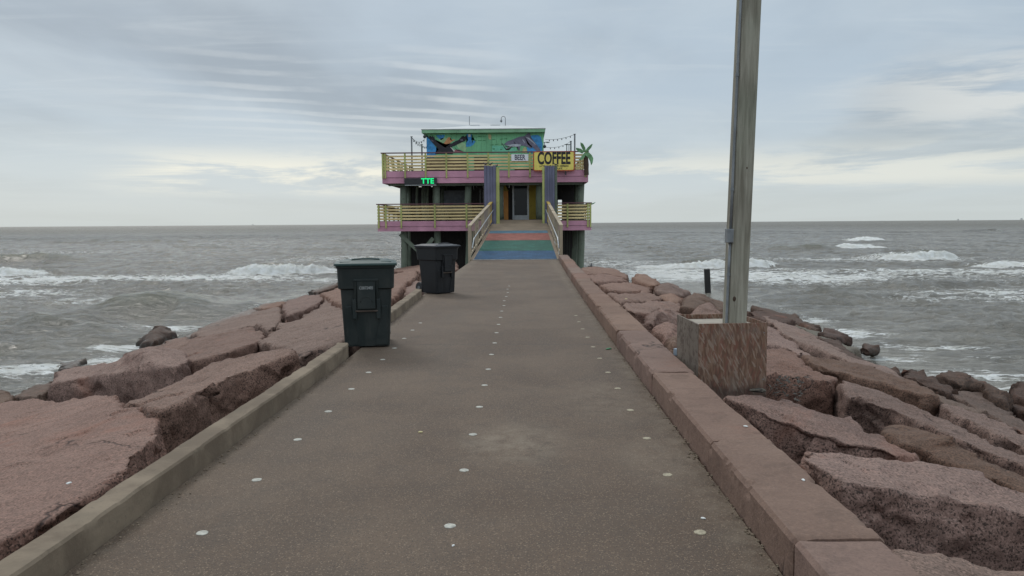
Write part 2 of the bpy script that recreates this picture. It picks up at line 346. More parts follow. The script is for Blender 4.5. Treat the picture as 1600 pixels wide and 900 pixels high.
def mat_path():
    m, t = newmat('exposed_aggregate_path'); p = pos(t); s = t.n('SeparateXYZ', {0: p})
    a = t.noise(p, 0.55, 5, 0.6, 0.4); b = t.noise(p, 3.5, 5, 0.6)
    v = t.n('TexVoronoi', {'Vector': p, 'Scale': 120.0}); vr = t.n('SeparateXYZ', {0: v.outputs['Color']})
    v2 = t.n('TexVoronoi', {'Vector': p, 'Scale': 75.0}); vr2 = t.n('SeparateXYZ', {0: v2.outputs['Color']})
    d1 = t.rng(v.outputs['Distance'], 0.50, 0.32); d2 = t.rng(v2.outputs['Distance'], 0.42, 0.28)
    col = t.mix(t.rng(a, 0.35, 0.65), (0.090, 0.059, 0.039), (0.127, 0.087, 0.059))
    col = t.mix(t.math('MULTIPLY', t.rng(b, 0.4, 0.7), 0.30), col, (0.066, 0.050, 0.039))
    gx = t.mapping(p, (1, 0.22, 1)); strk = t.noise(gx, 1.3, 4, 0.6)
    col = t.mix(t.math('MULTIPLY', t.rng(strk, 0.48, 0.68), 0.45), col, (0.080, 0.060, 0.045))
    k1 = t.math('MULTIPLY', d1, t.rng(vr.outputs[0], 0.50, 0.90))
    col = t.mix(t.math('MULTIPLY', k1, 0.60), col, (0.30, 0.225, 0.16))
    k2 = t.math('MULTIPLY', d2, t.rng(vr2.outputs[1], 0.72, 0.95))
    col = t.mix(t.math('MULTIPLY', k2, 0.50), col, (0.34, 0.25, 0.17))
    k3 = t.math('MULTIPLY', d1, t.rng(vr.outputs[2], 0.60, 0.8))
    col = t.mix(t.math('MULTIPLY', k3, 0.75), col, (0.045, 0.035, 0.03))
    # dusting of pale sand in patches
    def spot(cx, cy, rx, ry):
        dx = t.math('DIVIDE', t.math('SUBTRACT', s.outputs[0], cx), rx); dy = t.math('DIVIDE', t.math('SUBTRACT', s.outputs[1], cy), ry)
        return t.rng(t.math('SQRT', t.math('ADD', t.math('MULTIPLY', dx, dx), t.math('MULTIPLY', dy, dy))), 1.0, 0.15)
    sp = t.math('MAXIMUM', spot(-0.10, 5.35, 0.55, 0.75), t.math('MAXIMUM', t.math('MULTIPLY', spot(0.72, 6.7, 0.6, 1.4), 0.45), t.math('MULTIPLY', spot(0.85, 4.9, 0.35, 0.8), 0.5)))
    sp = t.math('MAXIMUM', sp, t.math('MULTIPLY', t.rng(s.outputs[0], 0.88, 1.10), 0.8))
    sp = t.math('MAXIMUM', sp, t.math('MULTIPLY', t.rng(s.outputs[0], -1.86, -2.08), 0.6))
    sp = t.math('MULTIPLY', sp, t.rng(t.noise(p, 5, 8, 0.78), 0.36, 0.66))
    col = t.mix(t.math('MULTIPLY', sp, 0.55), col, (0.26, 0.21, 0.155))
    # transverse joints
    jn = t.noise(p, 2.0, 3); jy = t.math('ADD', s.outputs[1], t.math('MULTIPLY', t.math('SUBTRACT', jn, 0.5), 0.10))
    j = t.math('PINGPONG', t.math('SUBTRACT', jy, 9.75), 6.0)
    jk = t.rng(j, 0.0, 0.022, 1.0, 0.0)
    col = t.mix(t.math('MULTIPLY', jk, 0.7), col, (0.05, 0.042, 0.037))
    h = t.math('ADD', t.math('MULTIPLY', d1, 0.5), t.math('ADD', t.math('MULTIPLY', d2, 0.5), t.math('SUBTRACT', t.noise(p, 30, 4), jk)))
    finish(t, col, 0.78, h, 0.6, 0.004, spec=0.4); return m
PATH = mat_path()
def mat_conc():
    m, t = newmat('kerb_concrete'); p = pos(t); a = t.noise(p, 2.2, 6, 0.65, 0.4); b = t.noise(p, 40, 4, 0.6); c = t.noise(t.mapping(p, (2, 2, 14)), 2.0, 4)
    col = t.mix(t.rng(a, 0.35, 0.65), (0.148, 0.112, 0.080), (0.236, 0.184, 0.132))
    col = t.mix(t.math('MULTIPLY', t.rng(b, 0.58, 0.7), 0.35), col, (0.10, 0.085, 0.065))
    col = t.mix(t.math('MULTIPLY', t.rng(c, 0.5, 0.75), 0.3), col, (0.13, 0.11, 0.08))
    finish(t, col, 0.9, t.math('ADD', b, a), 0.5, 0.005, spec=0.3); return m
CONC = mat_conc()

# ------------------------------------------------------------------ water
_tab = np.random.RandomState(11).rand(256, 256)
def vnoise(x, y):
    xi = np.floor(x).astype(int); yi = np.floor(y).astype(int); fx_ = x-xi; fy = y-yi
    fx_ = fx_*fx_*(3-2*fx_); fy = fy*fy*(3-2*fy); a = _tab[xi % 256, yi % 256]; b = _tab[(xi+1) % 256, yi % 256]; c = _tab[xi % 256, (yi+1) % 256]; d = _tab[(xi+1) % 256, (yi+1) % 256]
    return (a*(1-fx_)+b*fx_)*(1-fy)+(c*(1-fx_)+d*fx_)*fy-0.5
def fbm(x, y, o=4):
    r = 0; a = 1
    for k in range(o): r = r+a*vnoise(x*2**k+k*17.3, y*2**k-k*9.1); a *= 0.55
    return r
def build_water():
    LV = -1.62
    rs = [6.0]
    while rs[-1] < 260: rs.append(rs[-1]+0.05+0.0030*rs[-1])
    while rs[-1] < 12000: rs.append(rs[-1]*1.045)
    rs = np.array(rs)
    a0 = np.linspace(-44, 44, 860); a1 = np.linspace(44, 316, 90)[1:-1]
    th = np.radians(np.concatenate([a0, a1]))            # from +Y clockwise
    R, T = np.meshgrid(rs, th, indexing='ij')
    Xw = R*np.sin(T); Yw = R*np.cos(T)
    rng = np.random.RandomState(5)
    h = np.zeros_like(Xw); fade = 1/(1+(R/900)**2)
    dr = np.maximum(0.05+0.0030*R, R*0.0018)
    def fold(ph, k): s_ = np.sin(ph); return (1-np.abs(s_))**1.0*2-0.73 if k else s_
    for i in range(70):
        lam = 0.55*(1.062**i)*1.0
        ang = rng.normal(0, 0.42 if lam > 4 else 0.75)
        amp = 0.0150*lam**0.80 if lam < 6 else 0.040*(6/lam)**0.3
        kx, ky = math.sin(ang)*2*math.pi/lam, math.cos(ang)*2*math.pi/lam
        vis = np.clip((lam/dr-2.5)/3, 0, 1)
        wob = 0.8*np.sin(Xw*0.11*3/lam+i)+0.8*np.sin(Yw*0.07*3/lam+2*i)
        ph = kx*Xw+ky*Yw+rng.uniform(0, 6.28)+wob
        env = 0.6+0.4*np.sin(Xw*0.9/lam*0.7+Yw*0.33/lam+i*1.7)
        h += amp*vis*env*fold(ph, lam < 5)*0.8
    h *= fade*0.85
    c0 = plane(250, 490, LV); h *= 1-0.65*np.exp(-((Xw-c0[0])/7)**2-((Yw-c0[1]-2)/4)**2)
    foam = np.zeros_like(h)
    # standing swells and breakers: photo x span, photo y of the foot, height m, front/back length, foam
    def breaker(px0, px1, py, A, wf, wb, fo, bend=0.0, ragged=0.0, seed=1):
        pm = plane((px0+px1)/2, py, LV); pa = plane(px0, py, LV); pb = plane(px1, py, LV)
        Yc = pm[1]; xa, xb = pa[0], pb[0]; xm = (xa+xb)/2; hw = (xb-xa)/2
        un = (Xw-xm)/hw
        e = np.clip(1-np.abs(un)**2.6, 0, 1)**0.7
        cy = Yc+wf+bend*un**2+1.1*wf*fbm(Xw*0.25+seed*7, Yw*0+seed, 4)
        d = Yw-cy
        prof = np.where(d < 0, np.clip(1+d/wf, 0, 1)**1.3*(3-2*np.clip(1+d/wf, 0, 1)**1.3*1.0)/1.0*0.5+0, np.exp(-(d/wb)**2))
        q = np.clip(1+d/wf, 0, 1); prof = np.where(d < 0, q*q*(3-2*q), np.exp(-(d/wb)**2))
        top = 1+0.5*fbm(Xw*0.35+seed*3, Yw*0.1, 3)+ragged*0.45*fbm(Xw*1.3+seed*5, Yw*0.8, 4)
        hh = 0.85*A*e*prof*top
        if ragged: hh = hh+A*e*ragged*0.55*fbm(Xw*4.5, Yw*4.5, 4)*np.clip(prof*3, 0, 1)
        fr = np.exp(-((d+wf*0.45)/(wf*0.75))**2)*np.clip(1-np.abs(un)**3, 0, 1)
        return hh, fo*fr
    BR = [  # px0, px1, py_foot, A, wf, wb, foam, bend, ragged
        (985, 1245, 419, 0.62, 0.9, 3.2, 1.6, 1.5, 0.5),
        (1378, 1545, 407, 0.80, 1.1, 4.0, 1.7, 2.5, 0.5),
        (1520, 1720, 418, 0.35, 1.0, 3.0, 1.2, 1.5, 0.5),
        (1308, 1404, 388, 0.55, 1.3, 3.5, 1.5, 1.0, 0.4),
        (1312, 1402, 377, 0.75, 1.5, 4.0, 1.4, 1.0, 0.3),
        (335, 540, 429, 0.62, 0.8, 2.8, 1.5, 1.2, 0.5),
        (-120, 66, 433, 0.45, 0.8, 2.5, 1.3, 1.0, 0.4),
        (85, 430, 498, 0.85, 2.6, 3.0, 0.0, 1.0, 0.0),
        (-40, 115, 411, 0.75, 2.0, 3.5, 0.0, 1.0, 0.0),
        (1190, 1420, 478, 0.42, 1.8, 2.4, 0.05, 1.0, 0.0),
        (1370, 1640, 452, 0.40, 1.8, 2.4, 0.05, 1.0, 0.0),
        (1510, 1640, 361, 0.80, 4, 7, 0.3, 1.0, 0.0),
        (1195, 1345, 392, 0.50, 2.5, 4, 0.0, 1.0, 0.0),
        (930, 1010, 396, 0.50, 2.0, 3, 0.0, 1.0, 0.0),
        (60, 330, 380, 0.55, 3, 6, 0.0, 1.0, 0.0),
        (250, 330, 389, 0.6, 3, 5, 0.1, 1.0, 0.0),
        (510, 590, 378, 0.6, 3, 5, 0.1, 1.0, 0.0),
        (430, 620, 392, 0.40, 2, 4, 0.0, 1.0, 0.0),
        (-50, 120, 520, 0.22, 1.4, 1.8, 0.1, 1.0, 0.0),
        (1480, 1700, 520, 0.22, 1.2, 1.6, 0.1, 1.0, 0.0),
    ]
    for i, b in enumerate(BR):
        hh, f_ = breaker(*b, seed=i*1.7+0.4); h += hh; foam = np.maximum(foam, f_)
    # drifting foam left behind the breakers
    def patch(px, py, rx, ry, a):
        nonlocal foam
        c = plane(px, py, LV); foam = np.maximum(foam, a*np.exp(-((Xw-c[0])/rx)**2-((Yw-c[1])/ry)**2))
    for a in [(110, 438, 8, 4.0, .82), (330, 434, 8, 2.6, .72), (20, 458, 5, 3, .50), (480, 438, 6, 2.4, .48), (140, 470, 5, 1.5, .30),
              (1100, 430, 10, 5.5, .88), (1250, 434, 9, 5, .74), (1010, 424, 5, 4, .75), (1500, 426, 9, 4, .62), (1400, 440, 10, 3, .38), (1590, 460, 6, 4, .50),
              (190, 545, 0.9, 0.8, .75), (60, 578, 1.8, 0.9, .60), (150, 566, 1.0, 0.7, .60), (230, 515, 1.2, 1.0, .42), (278, 515, .7, .8, .7),
              (1310, 522, 1.4, 1.0, .60), (1440, 542, 2.0, 0.7, .50), (1530, 585, 1.4, .6, .55), (1570, 560, 1.6, 0.6, .42), (1400, 562, 1.0, .6, .50), (1265, 500, 1.0, 1.0, .58), (1590, 612, 1.0, .6, .75),
              (520, 405, 8, 8, .38), (960, 410, 5, 8, .40), (1350, 405, 14, 6, .45), (100, 395, 12, 8, .30)]: patch(*a)
    # wash against the rocks
    d = np.minimum(np.abs(Xw-9.3), np.abs(Xw+10.1)); foam = np.maximum(foam, np.where((Yw < 36) & (Yw > 0), 0.25*np.exp(-(d/0.4)**2), 0))
    h = h*np.clip((np.minimum(np.abs(Xw-9.0), np.abs(Xw+9.8)))/6+0.35, 0.35, 1)*np.where((Xw > -9.8) & (Xw < 9.0) & (Yw < 48), 0.25, 1)
    zz = LV+h
    nr, na = Xw.shape
    co = np.stack([Xw, Yw, zz], -1).reshape(-1, 3)
    idx = np.arange(nr*na).reshape(nr, na)
    A = idx[:-1, :]; B = idx[1:, :]
    A2 = np.roll(A, -1, 1); B2 = np.roll(B, -1, 1)
    quads = np.stack([A, A2, B2, B], -1).reshape(-1, 4)
    me = bpy.data.meshes.new('sea'); me.vertices.add(len(co)); me.vertices.foreach_set('co', co.ravel())
    me.loops.add(quads.size); me.loops.foreach_set('vertex_index', quads.ravel().astype(np.int32))
    me.polygons.add(len(quads)); me.polygons.foreach_set('loop_start', np.arange(0, quads.size, 4, dtype=np.int32))
    me.update(calc_edges=True); me.validate()
    at = me.attributes.new('foam', 'FLOAT', 'POINT'); at.data.foreach_set('value', np.clip(foam, 0, 2).ravel().astype(np.float32))
    hv = me.attributes.new('wave', 'FLOAT', 'POINT'); hv.data.foreach_set('value', h.ravel().astype(np.float32))
    me.shade_smooth()
    if me.polygons[0].normal.z < 0: me.flip_normals()
    m, t = newmat('sea_water'); p = pos(t)
    fa = t.n('Attribute', attribute_name='foam').outputs['Fac']; wv2 = t.n('Attribute', attribute_name='wave').outputs['Fac']
    q = t.mapping(p, (0.42, 1.45, 1))
    n1 = t.noise(q, 1.15, 6, 0.62, 1.1); n2 = t.noise(q, 4.2, 5, 0.6, 0.8); n0 = t.noise(p, 0.10, 3)
    lace = t.math('SUBTRACT', 1.0, t.math('MULTIPLY', t.math('ABSOLUTE', t.math('SUBTRACT', n1, 0.5)), 7.0), clamp=True)
    lace2 = t.math('SUBTRACT', 1.0, t.math('MULTIPLY', t.math('ABSOLUTE', t.math('SUBTRACT', n2, 0.5)), 6.0), clamp=True)
    pat = t.math('ADD', t.math('MULTIPLY', lace, 0.62), t.math('MULTIPLY', lace2, 0.38))
    fo2 = t.math('ADD', fa, t.math('MULTIPLY', t.rng(n0, 0.48, 0.70), 0.10))
    thr = t.math('SUBTRACT', 1.10, t.math('MULTIPLY', fo2, 0.98))
    fk = t.rng(t.math('SUBTRACT', pat, thr), -0.02, 0.14)
    solid = t.rng(fa, 0.80, 1.15); fk = t.math('MAXIMUM', fk, t.math('MULTIPLY', solid, t.rng(n2, 0.22, 0.46)), clamp=True)
    wc = t.mix(t.rng(t.noise(p, 0.35, 4), 0.35, 0.65), (0.150, 0.136, 0.112), (0.200, 0.182, 0.150))
    wc = t.mix(t.rng(wv2, 0.15, 0.65), wc, (0.140, 0.132, 0.095))
    bh = t.math('ADD', t.math('MULTIPLY', t.noise(t.mapping(p, (0.6, 1.7, 1)), 2.4, 6, 0.66, 0.5), 0.8), t.math('MULTIPLY', t.noise(t.mapping(p, (0.16, 0.55, 1)), 1.0, 5, 0.62, 0.5), 2.2))
    bmp = t.n('Bump', {'Height': bh, 'Strength': 1.0, 'Distance': 0.26}).outputs[0]
    dist = t.n('VectorMath', {0: p}, operation='LENGTH').outputs['Value']; far = t.rng(dist, 90, 500)
    h2 = t.math('ADD', t.noise(t.mapping(p, (0.030, 0.10, 1)), 1.0, 9, 0.72, 0.3), t.math('MULTIPLY', t.noise(t.mapping(p, (0.006, 0.016, 1)), 1.0, 4, 0.6, 0.3), 1.5))
    bmp = t.n('Bump', {'Height': h2, 'Strength': t.rng(dist, 60, 300, 0.0, 1.0), 'Distance': 4.5, 'Normal': bmp}).outputs[0]
    wat = t.n('BsdfPrincipled', {'Base Color': wc, 'Roughness': t.rng(dist, 30, 600, 0.13, 0.40), 'IOR': 1.33, 'Specular IOR Level': t.rng(dist, 20, 400, 0.5, 0.30), 'Normal': bmp})
    fb = t.n('Bump', {'Height': t.math('ADD', n2, t.noise(p, 9, 4, 0.7)), 'Strength': 1.0, 'Distance': 0.16}).outputs[0]
    fc = t.mix(t.rng(t.noise(p, 2.5, 4), 0.35, 0.65), (0.70, 0.69, 0.64), (0.90, 0.90, 0.88))
    fm = t.n('BsdfPrincipled', {'Base Color': fc, 'Roughness': 0.75, 'Normal': fb})
    mx = t.n('MixShader', {0: t.math('MULTIPLY', fk, 0.92), 1: wat.outputs[0], 2: fm.outputs[0]})
    t.n('OutputMaterial', {'Surface': mx.outputs[0]})
    me.materials.append(m)
    o = bpy.data.objects.new('sea', me); COL.objects.link(o); tag(o, kind='structure')
build_water()
# sea bed plane under the sea, so nothing is open below
sb = MB().box(-60, 60, -30, 120, -4.2, -4.0).build('sea_bed', MGD); tag(sb, kind='structure')

# ------------------------------------------------------------------ organic solid: remesh + noise
def organic(bm, voxel, amp=(0.06, 0.02, 0.006), freq=(0.9, 4.0, 15.0), seed=0.0, smooth_it=2, facet=0.0):
    bmesh.ops.triangulate(bm, faces=bm.faces); bmesh.ops.recalc_face_normals(bm, faces=bm.faces)
    me = bpy.data.meshes.new('tmp'); bm.to_mesh(me); bm.free()
    o = bpy.data.objects.new('tmp', me); COL.objects.link(o)
    md = o.modifiers.new('r', 'REMESH'); md.mode = 'VOXEL'; md.voxel_size = voxel
    if smooth_it: ms = o.modifiers.new('s', 'SMOOTH'); ms.iterations = smooth_it; ms.factor = 0.6
    dg = bpy.context.evaluated_depsgraph_get(); dg.update()
    out = bpy.data.meshes.new_from_object(o.evaluated_get(dg)); bpy.data.objects.remove(o); bpy.data.meshes.remove(me)
    n = len(out.vertices); co = np.empty(n*3); out.vertices.foreach_get('co', co); co = co.reshape(-1, 3)
    no = np.empty(n*3); out.vertices.foreach_get('normal', no); no = no.reshape(-1, 3)
    d = np.empty(n); sv = Vector((seed*3.7, seed*1.3, seed*7.1)); nf = noise.noise; vo = noise.voronoi; cv = noise.cell_vector
    for i in range(n):
        c = Vector(co[i])+sv
        big_ = nf(c*freq[0]); q = c*freq[1]
        md_ = 1-2*abs(nf(q)); sm = nf(c*freq[2])+0.5*nf(c*freq[2]*2.3)
        d[i] = amp[0]*big_+amp[1]*(md_-0.5)+amp[2]*sm
        if facet:
            k = facet*(1.0 if no[i][2] < 0.6 else max(0.14, 1-(no[i][2]-0.6)*2.6))
            for ff, wt in ((1.7, 1.0), (4.6, 0.5)):
                e_ = c*ff+Vector((nf(c*2.0), nf(c*2.0+Vector((9, 0, 0))), nf(c*2.0+Vector((0, 9, 0)))))*0.25
                f0 = vo(e_)[1][0]; rv = cv(f0*7.3+Vector((0.5, 0.5, 0.5)))-Vector((0.5, 0.5, 0.5))
                d[i] += k*wt/ff*(e_-f0).dot(rv)
    co = co+no*d[:, None]
    out.vertices.foreach_set('co', co.ravel()); out.update(); out.shade_smooth()
    return out
def link_mesh(name, me, mat, parent=None, recentre=True):
    me.materials.clear(); me.materials.append(mat)
    o = bpy.data.objects.new(name, me); COL.objects.link(o)
    if parent: o.parent = parent
    elif recentre:
        n = len(me.vertices); co = np.empty(n*3); me.vertices.foreach_get('co', co); co = co.reshape(-1, 3)
        c = Vector(((co[:, 0].min()+co[:, 0].max())/2, (co[:, 1].min()+co[:, 1].max())/2, co[:, 2].min()))
        me.transform(Matrix.Translation(-c)); o.location = c
    return o

# ------------------------------------------------------------------ jetty core (rubble under the blocks), path
def jetty_core():
    bm = bmesh.new(); nx, ny = 110, 200
    V = []
    for j in range(ny+1):
        yy = -9+j*(48+9)/ny; row = []
        for i in range(nx+1):
            x = -13+26*i/nx
            ax = -x-2.2 if x < 0 else x-1.45
            z = -0.50-0.225*max(0, ax)
            if ax < 0: z = -0.30
            if yy > 34: z -= (yy-34)*0.22
            if ax > 0.05:
                c = Vector((x, yy, 0)); z += 0.20*noise.noise(c*1.3)+0.12*(1-2*abs(noise.noise(c*3.1)))*1.0
            row.append(bm.verts.new((x, yy, z)))
        V.append(row)
    for j in range(ny):
        for i in range(nx): bm.faces.new((V[j][i], V[j][i+1], V[j+1][i+1], V[j+1][i]))
    me = bpy.data.meshes.new('jetty_core'); bm.to_mesh(me); bm.free(); me.shade_smooth()
    o = link_mesh('rubble_ground', me, MGK, recentre=False); tag(o, kind='structure')
jetty_core()
def build_path():
    m = MB(); b = m.b
    L = [(-2.07, -9), (-2.07, 9.0), (-2.15, 13), (-2.25, 16.6), (-2.27, 33.0)]
    R_ = [(1.12, -9), (1.12, 9), (1.16, 16), (1.25, 24), (1.38, 33.0)]
    poly = [(x, y, 0.0) for x, y in L]+[(x, y, 0.0) for x, y in R_[::-1]]
    m.hexa([(x, y, -0.35) for x, y, z in poly][::-1], [(x, y, 0) for x, y, z in poly][::-1])
    o = m.build('path', PATH); tag(o, kind='structure')
build_path()

# long stone profiles, finely subdivided, with chipped arrises
def extruded(prof, pts, sgn, seed, amp, chip_, ends=True):
    F_ = []       # dense profile
    for (a, b_) in zip(prof, prof[1:]):
        L = math.dist(a, b_); n = max(1, int(L/0.02))
        for k in range(n): t_ = k/n; F_.append((a[0]+(b_[0]-a[0])*t_, a[1]+(b_[1]-a[1])*t_))
    F_.append(prof[-1]); corners = prof[1:-1]
    C_ = []
    for (a, b_) in zip(pts, pts[1:]):
        L = math.dist(a, b_); st_ = 0.02 if a[1] < 6 else 0.035; n = max(1, int(L/st_))
        for k in range(n): t_ = k/n; C_.append((a[0]+(b_[0]-a[0])*t_, a[1]+(b_[1]-a[1])*t_))
    C_.append(pts[-1]); bm = bmesh.new(); rows_ = []; off = Vector((seed*5.1, seed*2.3, 0)); cx = sum(p[0] for p in prof)/len(prof); cz = 0.0
    for j, (x, y) in enumerate(C_):
        row = []; de = min(math.dist((x, y), C_[0]), math.dist((x, y), C_[-1])); er = max(0, 0.014-de)*0.5 if sgn > 0 else max(0, 0.05-de)*0.5
        for (a, z) in F_:
            q = Vector((x+sgn*a, y, z))+off
            nn = amp*(noise.noise(q*1.6)*1.5+noise.noise(q*9)*0.5+noise.noise(q*30)*0.25)
            dc = min(math.dist((a, z), c) for c in corners)
            ch = max(0, noise.noise(q*5.0)+0.35*noise.noise(q*17)-0.22)*chip_*4*max(0, 1-dc/0.05)
            dx_, dz_ = (a-cx), (z-cz); L = math.hypot(dx_, dz_)+1e-6; s_ = nn-ch-er
            row.append(bm.verts.new((x+sgn*(a+dx_/L*s_), y, z+dz_/L*s_ if z > -0.1 else z)))
        rows_.append(row)
    for A, B in zip(rows_, rows_[1:]):
        for k in range(len(F_)-1): bm.faces.new((A[k], A[k+1], B[k+1], B[k]))
    bm.faces.new(rows_[0]); bm.faces.new(rows_[-1])
    bmesh.ops.recalc_face_normals(bm, faces=bm.faces)
    me = bpy.data.meshes.new('stone'); bm.to_mesh(me); bm.free(); me.shade_smooth(); me.set_sharp_from_angle(angle=rad(28)); return me
# kerbs on the left
def kerb(name, pts, label, seed):
    bm = bmesh.new(); prof = [(-0.0, -0.2), (0.0, 0.12), (0.035, 0.155), (0.115, 0.16), (0.15, 0.12), (0.165, -0.2)]
    rings = []
    for (x, y) in pts: rings.append([bm.verts.new((x-a, y, z)) for a, z in prof])
    for A, B in zip(rings, rings[1:]):
        for k in range(len(prof)): bm.faces.new((A[k], A[(k+1) % 6], B[(k+1) % 6], B[k]))
    bm.faces.new(rings[0][::-1]); bm.faces.new(rings[-1])
    bm.free(); P_ = [(0.0, -0.2), (0.0, 0.138), (0.010, 0.152), (0.128, 0.160), (0.142, 0.150), (0.16, -0.2)]
    me = extruded(P_, pts, -1, seed, 0.005, 0.006)
    o = link_mesh(name, me, CONC); tag(o, label, 'kerb'); return o
kerb('concrete_kerb', [(-2.072, -3.0), (-2.072, 2.5), (-2.072, 8.0), (-2.085, 8.85), (-2.12, 9.05)], 'long grey concrete kerb running from the front corner to the dark green bin', 1)
kerb('concrete_kerb', [(-2.125, 10.6), (-2.15, 13), (-2.22, 16.2), (-2.25, 16.5)], 'short grey concrete kerb between the dark green bin and the black bin', 2)

# low granite wall on the right
wall = empty('low_stone_wall', (1.33, 1.5, 0)); tag(wall, 'low pink granite block wall along the right edge of the path', 'wall')
yy = -2.5; k = 0
random.seed(11)
cuts = [-2.5, 0.6, 3.2, 4.72, 6.9, 9.6, 12.9, 14.6, 16.6, 18.7, 20.8, 23.2, 25.8, 28.6, 31.0, 32.7]
def wall_x(y): return np.interp(y, [-9, 9, 16, 24, 33], [1.12, 1.12, 1.16, 1.25, 1.38])
for a, b_ in zip(cuts, cuts[1:]):
    dx = random.uniform(-0.006, 0.006); dz = random.uniform(-0.006, 0.006); ww = 0.395+random.uniform(-0.02, 0.02)
    g = 0.006; x0, x1 = wall_x(a)+0.012+dx, wall_x(b_)+0.012+dx
    bm = bmesh.new()
    m = MB(); m.b.free(); m.b = bm
    bm.free(); zt = 0.20+dz; g = 0.0015
    me = extruded([(0, -0.3), (0.004, zt-0.022), (0.022, zt-0.002), (ww-0.025, zt), (ww-0.005, zt-0.02), (ww, -0.3)], [(x0, a+g), (x1, b_-g)], 1, a, 0.007, 0.022)
    me.transform(Matrix.Translation(-Vector(wall.location)))
    link_mesh('wall_block', me, MGW, wall)

# ------------------------------------------------------------------ armour rocks
LP = (0.49, 0.20, 0.0)     # left slope   z = z0 + bx x
RP = (0.40, -0.20, 0.0)    # right slope
ROCKS = []
def rock(pts, label, pl, dz=0.0, T=0.75, flare=0.10, mat=None, amp=(0.045, 0.028, 0.007), seed=None, grp=None, tiltx=0.0, tilty=0.0, cat='boulder', name='granite_block', dome=0.0, freq=(0.9, 4.0, 14.0)):
    z0, bx, by = pl; P3 = [plane(x, y, z0+dz, bx, by) for x, y in pts]
    c = sum(P3)/len(P3)
    if tiltx or tilty:   # tilt about the centroid, re-cast so that outline stays put
        bx2, by2 = bx+tiltx, by+tilty; zc = c[2]-bx2*c[0]-by2*c[1]
        P3 = [plane(x, y, zc, bx2, by2) for x, y in pts]; c = sum(P3)/len(P3)
    # refine the outline so the edge can wander
    P3 = [Vector(p) for p in P3]; c = Vector(c); seed = seed if seed is not None else len(ROCKS)+1
    size = max((p-c).length for p in P3)
    def ringf(f, dz_, jit=0.0):
        o_ = []
        for i, p in enumerate(P3):
            d_ = (p-c); d_.z = 0; L_ = max(d_.length, 1e-3)
            q = p+d_.normalized()*f*min(1, L_/0.3) if f >= 0 else p+d_*max(-0.9, f/L_)
            q.z = p.z+dz_ + (jit*noise.noise(q*3+Vector((seed, 0, 0))) if jit else 0); o_.append(q)
        return o_
    bm = bmesh.new(); m = MB(); m.b.free(); m.b = bm
    flare *= 0.45; g_ = 0.025*min(1, size)
    rings = [ringf(-flare*0.3-g_, -T), ringf(flare-g_, -T*0.55, 0.1), ringf(flare*0.6-g_, -T*0.22, 0.04), ringf(-g_, -0.03), ringf(-0.035-g_, 0.0)]
    if dome: rings.append(ringf(-0.4*size, dome))
    m.rings(rings)
    dist = max(2.5, c.y); vox = min(0.08, max(0.022, 0.0034*dist), size/9)
    k = min(1.0, size/0.9)
    me = organic(bm, vox, tuple(a*k for a in amp), freq, seed, 1, facet=0.34*k*(1.7 if mat is MGD else 1.0))
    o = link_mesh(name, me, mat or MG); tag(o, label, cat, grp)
    ROCKS.append(o); return o
GL = 'granite blocks on the left side of the path'; GR = 'granite blocks on the right side of the path'
def LR(pts, label, **k): return rock(pts, label, LP, grp=GL, **k)
def RR(pts, label, **k): return rock(pts, label, RP, grp=GR, **k)
# --- left side, near to far
LR([(-420, 680), (-200, 652), (38, 628), (110, 621), (172, 616), (192, 627), (192, 638), (243, 647), (258, 672), (236, 690), (214, 704), (207, 735), (172, 750), (108, 792), (40, 830), (-60, 880), (-420, 1000)],
   'largest pink granite slab in the lower left corner with a rust red stain', T=0.9, flare=0.06, dz=0.04, amp=(0.08, 0.030, 0.006), freq=(0.8, 2.2, 14))
LR([(199, 631), (231, 611), (289, 585), (329, 566), (393, 553), (451, 545), (463, 554), (376, 582), (330, 602), (288, 627), (246, 643)],
   'long thick granite block with a dark streaked face close behind the left kerb', T=0.9, flare=0.16, dz=0.10)
LR([(78, 600), (92, 580), (160, 566), (230, 556), (285, 548), (300, 562), (270, 574), (205, 582), (140, 590)],
   'humped granite block behind the big lower left slab', T=0.8, flare=0.2, dz=0.08, dome=0.06)
LR([(205, 560), (250, 545), (290, 531), (345, 522), (395, 511), (417, 524), (398, 537), (345, 554), (302, 566)],
   'pink granite slab with a rough shadowed front, midway down the left side', T=0.8, flare=0.12, dz=0.02)
LR([(296, 522), (330, 504), (390, 483), (412, 475), (436, 473), (440, 492), (436, 506), (418, 518), (398, 505), (368, 518), (330, 529)],
   'flat pink slab above the rough fronted slab on the left side', T=0.7, flare=0.08, dz=-0.02)
LR([(440, 473), (476, 462), (512, 459), (508, 467), (488, 478), (446, 493)],
   'cracked pink block with a notch in its front, left of the dark green bin', T=0.7, flare=0.08, dz=0.02)
LR([(402, 534), (440, 509), (488, 488), (512, 470), (560, 462), (585, 500), (560, 520), (524, 540), (494, 546), (466, 560), (440, 546)],
   'broad pink slab behind the kerb end and the dark green bin', T=0.7, flare=0.08, dz=0.02)
LR([(500, 458), (540, 448), (580, 437), (617, 428), (651, 422), (652, 432), (634, 443), (622, 458), (600, 480), (560, 492), (520, 470)],
   'pink block with an upright split face in the gap between the two bins', T=0.7, flare=0.05, dz=0.12)
LR([(630, 452), (648, 436), (660, 442), (655, 458), (640, 468)], 'small pink block wedged beside the short kerb and the black bin', T=0.5, flare=0.05, dz=0.0)
LR([(600, 424), (640, 416), (690, 410), (712, 408), (716, 420), (690, 426), (655, 424)], 'far pink slab behind the black bin', T=0.8, dz=-0.05)
LR([(520, 452), (526, 446), (600, 428), (590, 438), (540, 452)], 'thin pink slab seen just beyond the lid of the dark green bin', T=0.6, dz=-0.1)
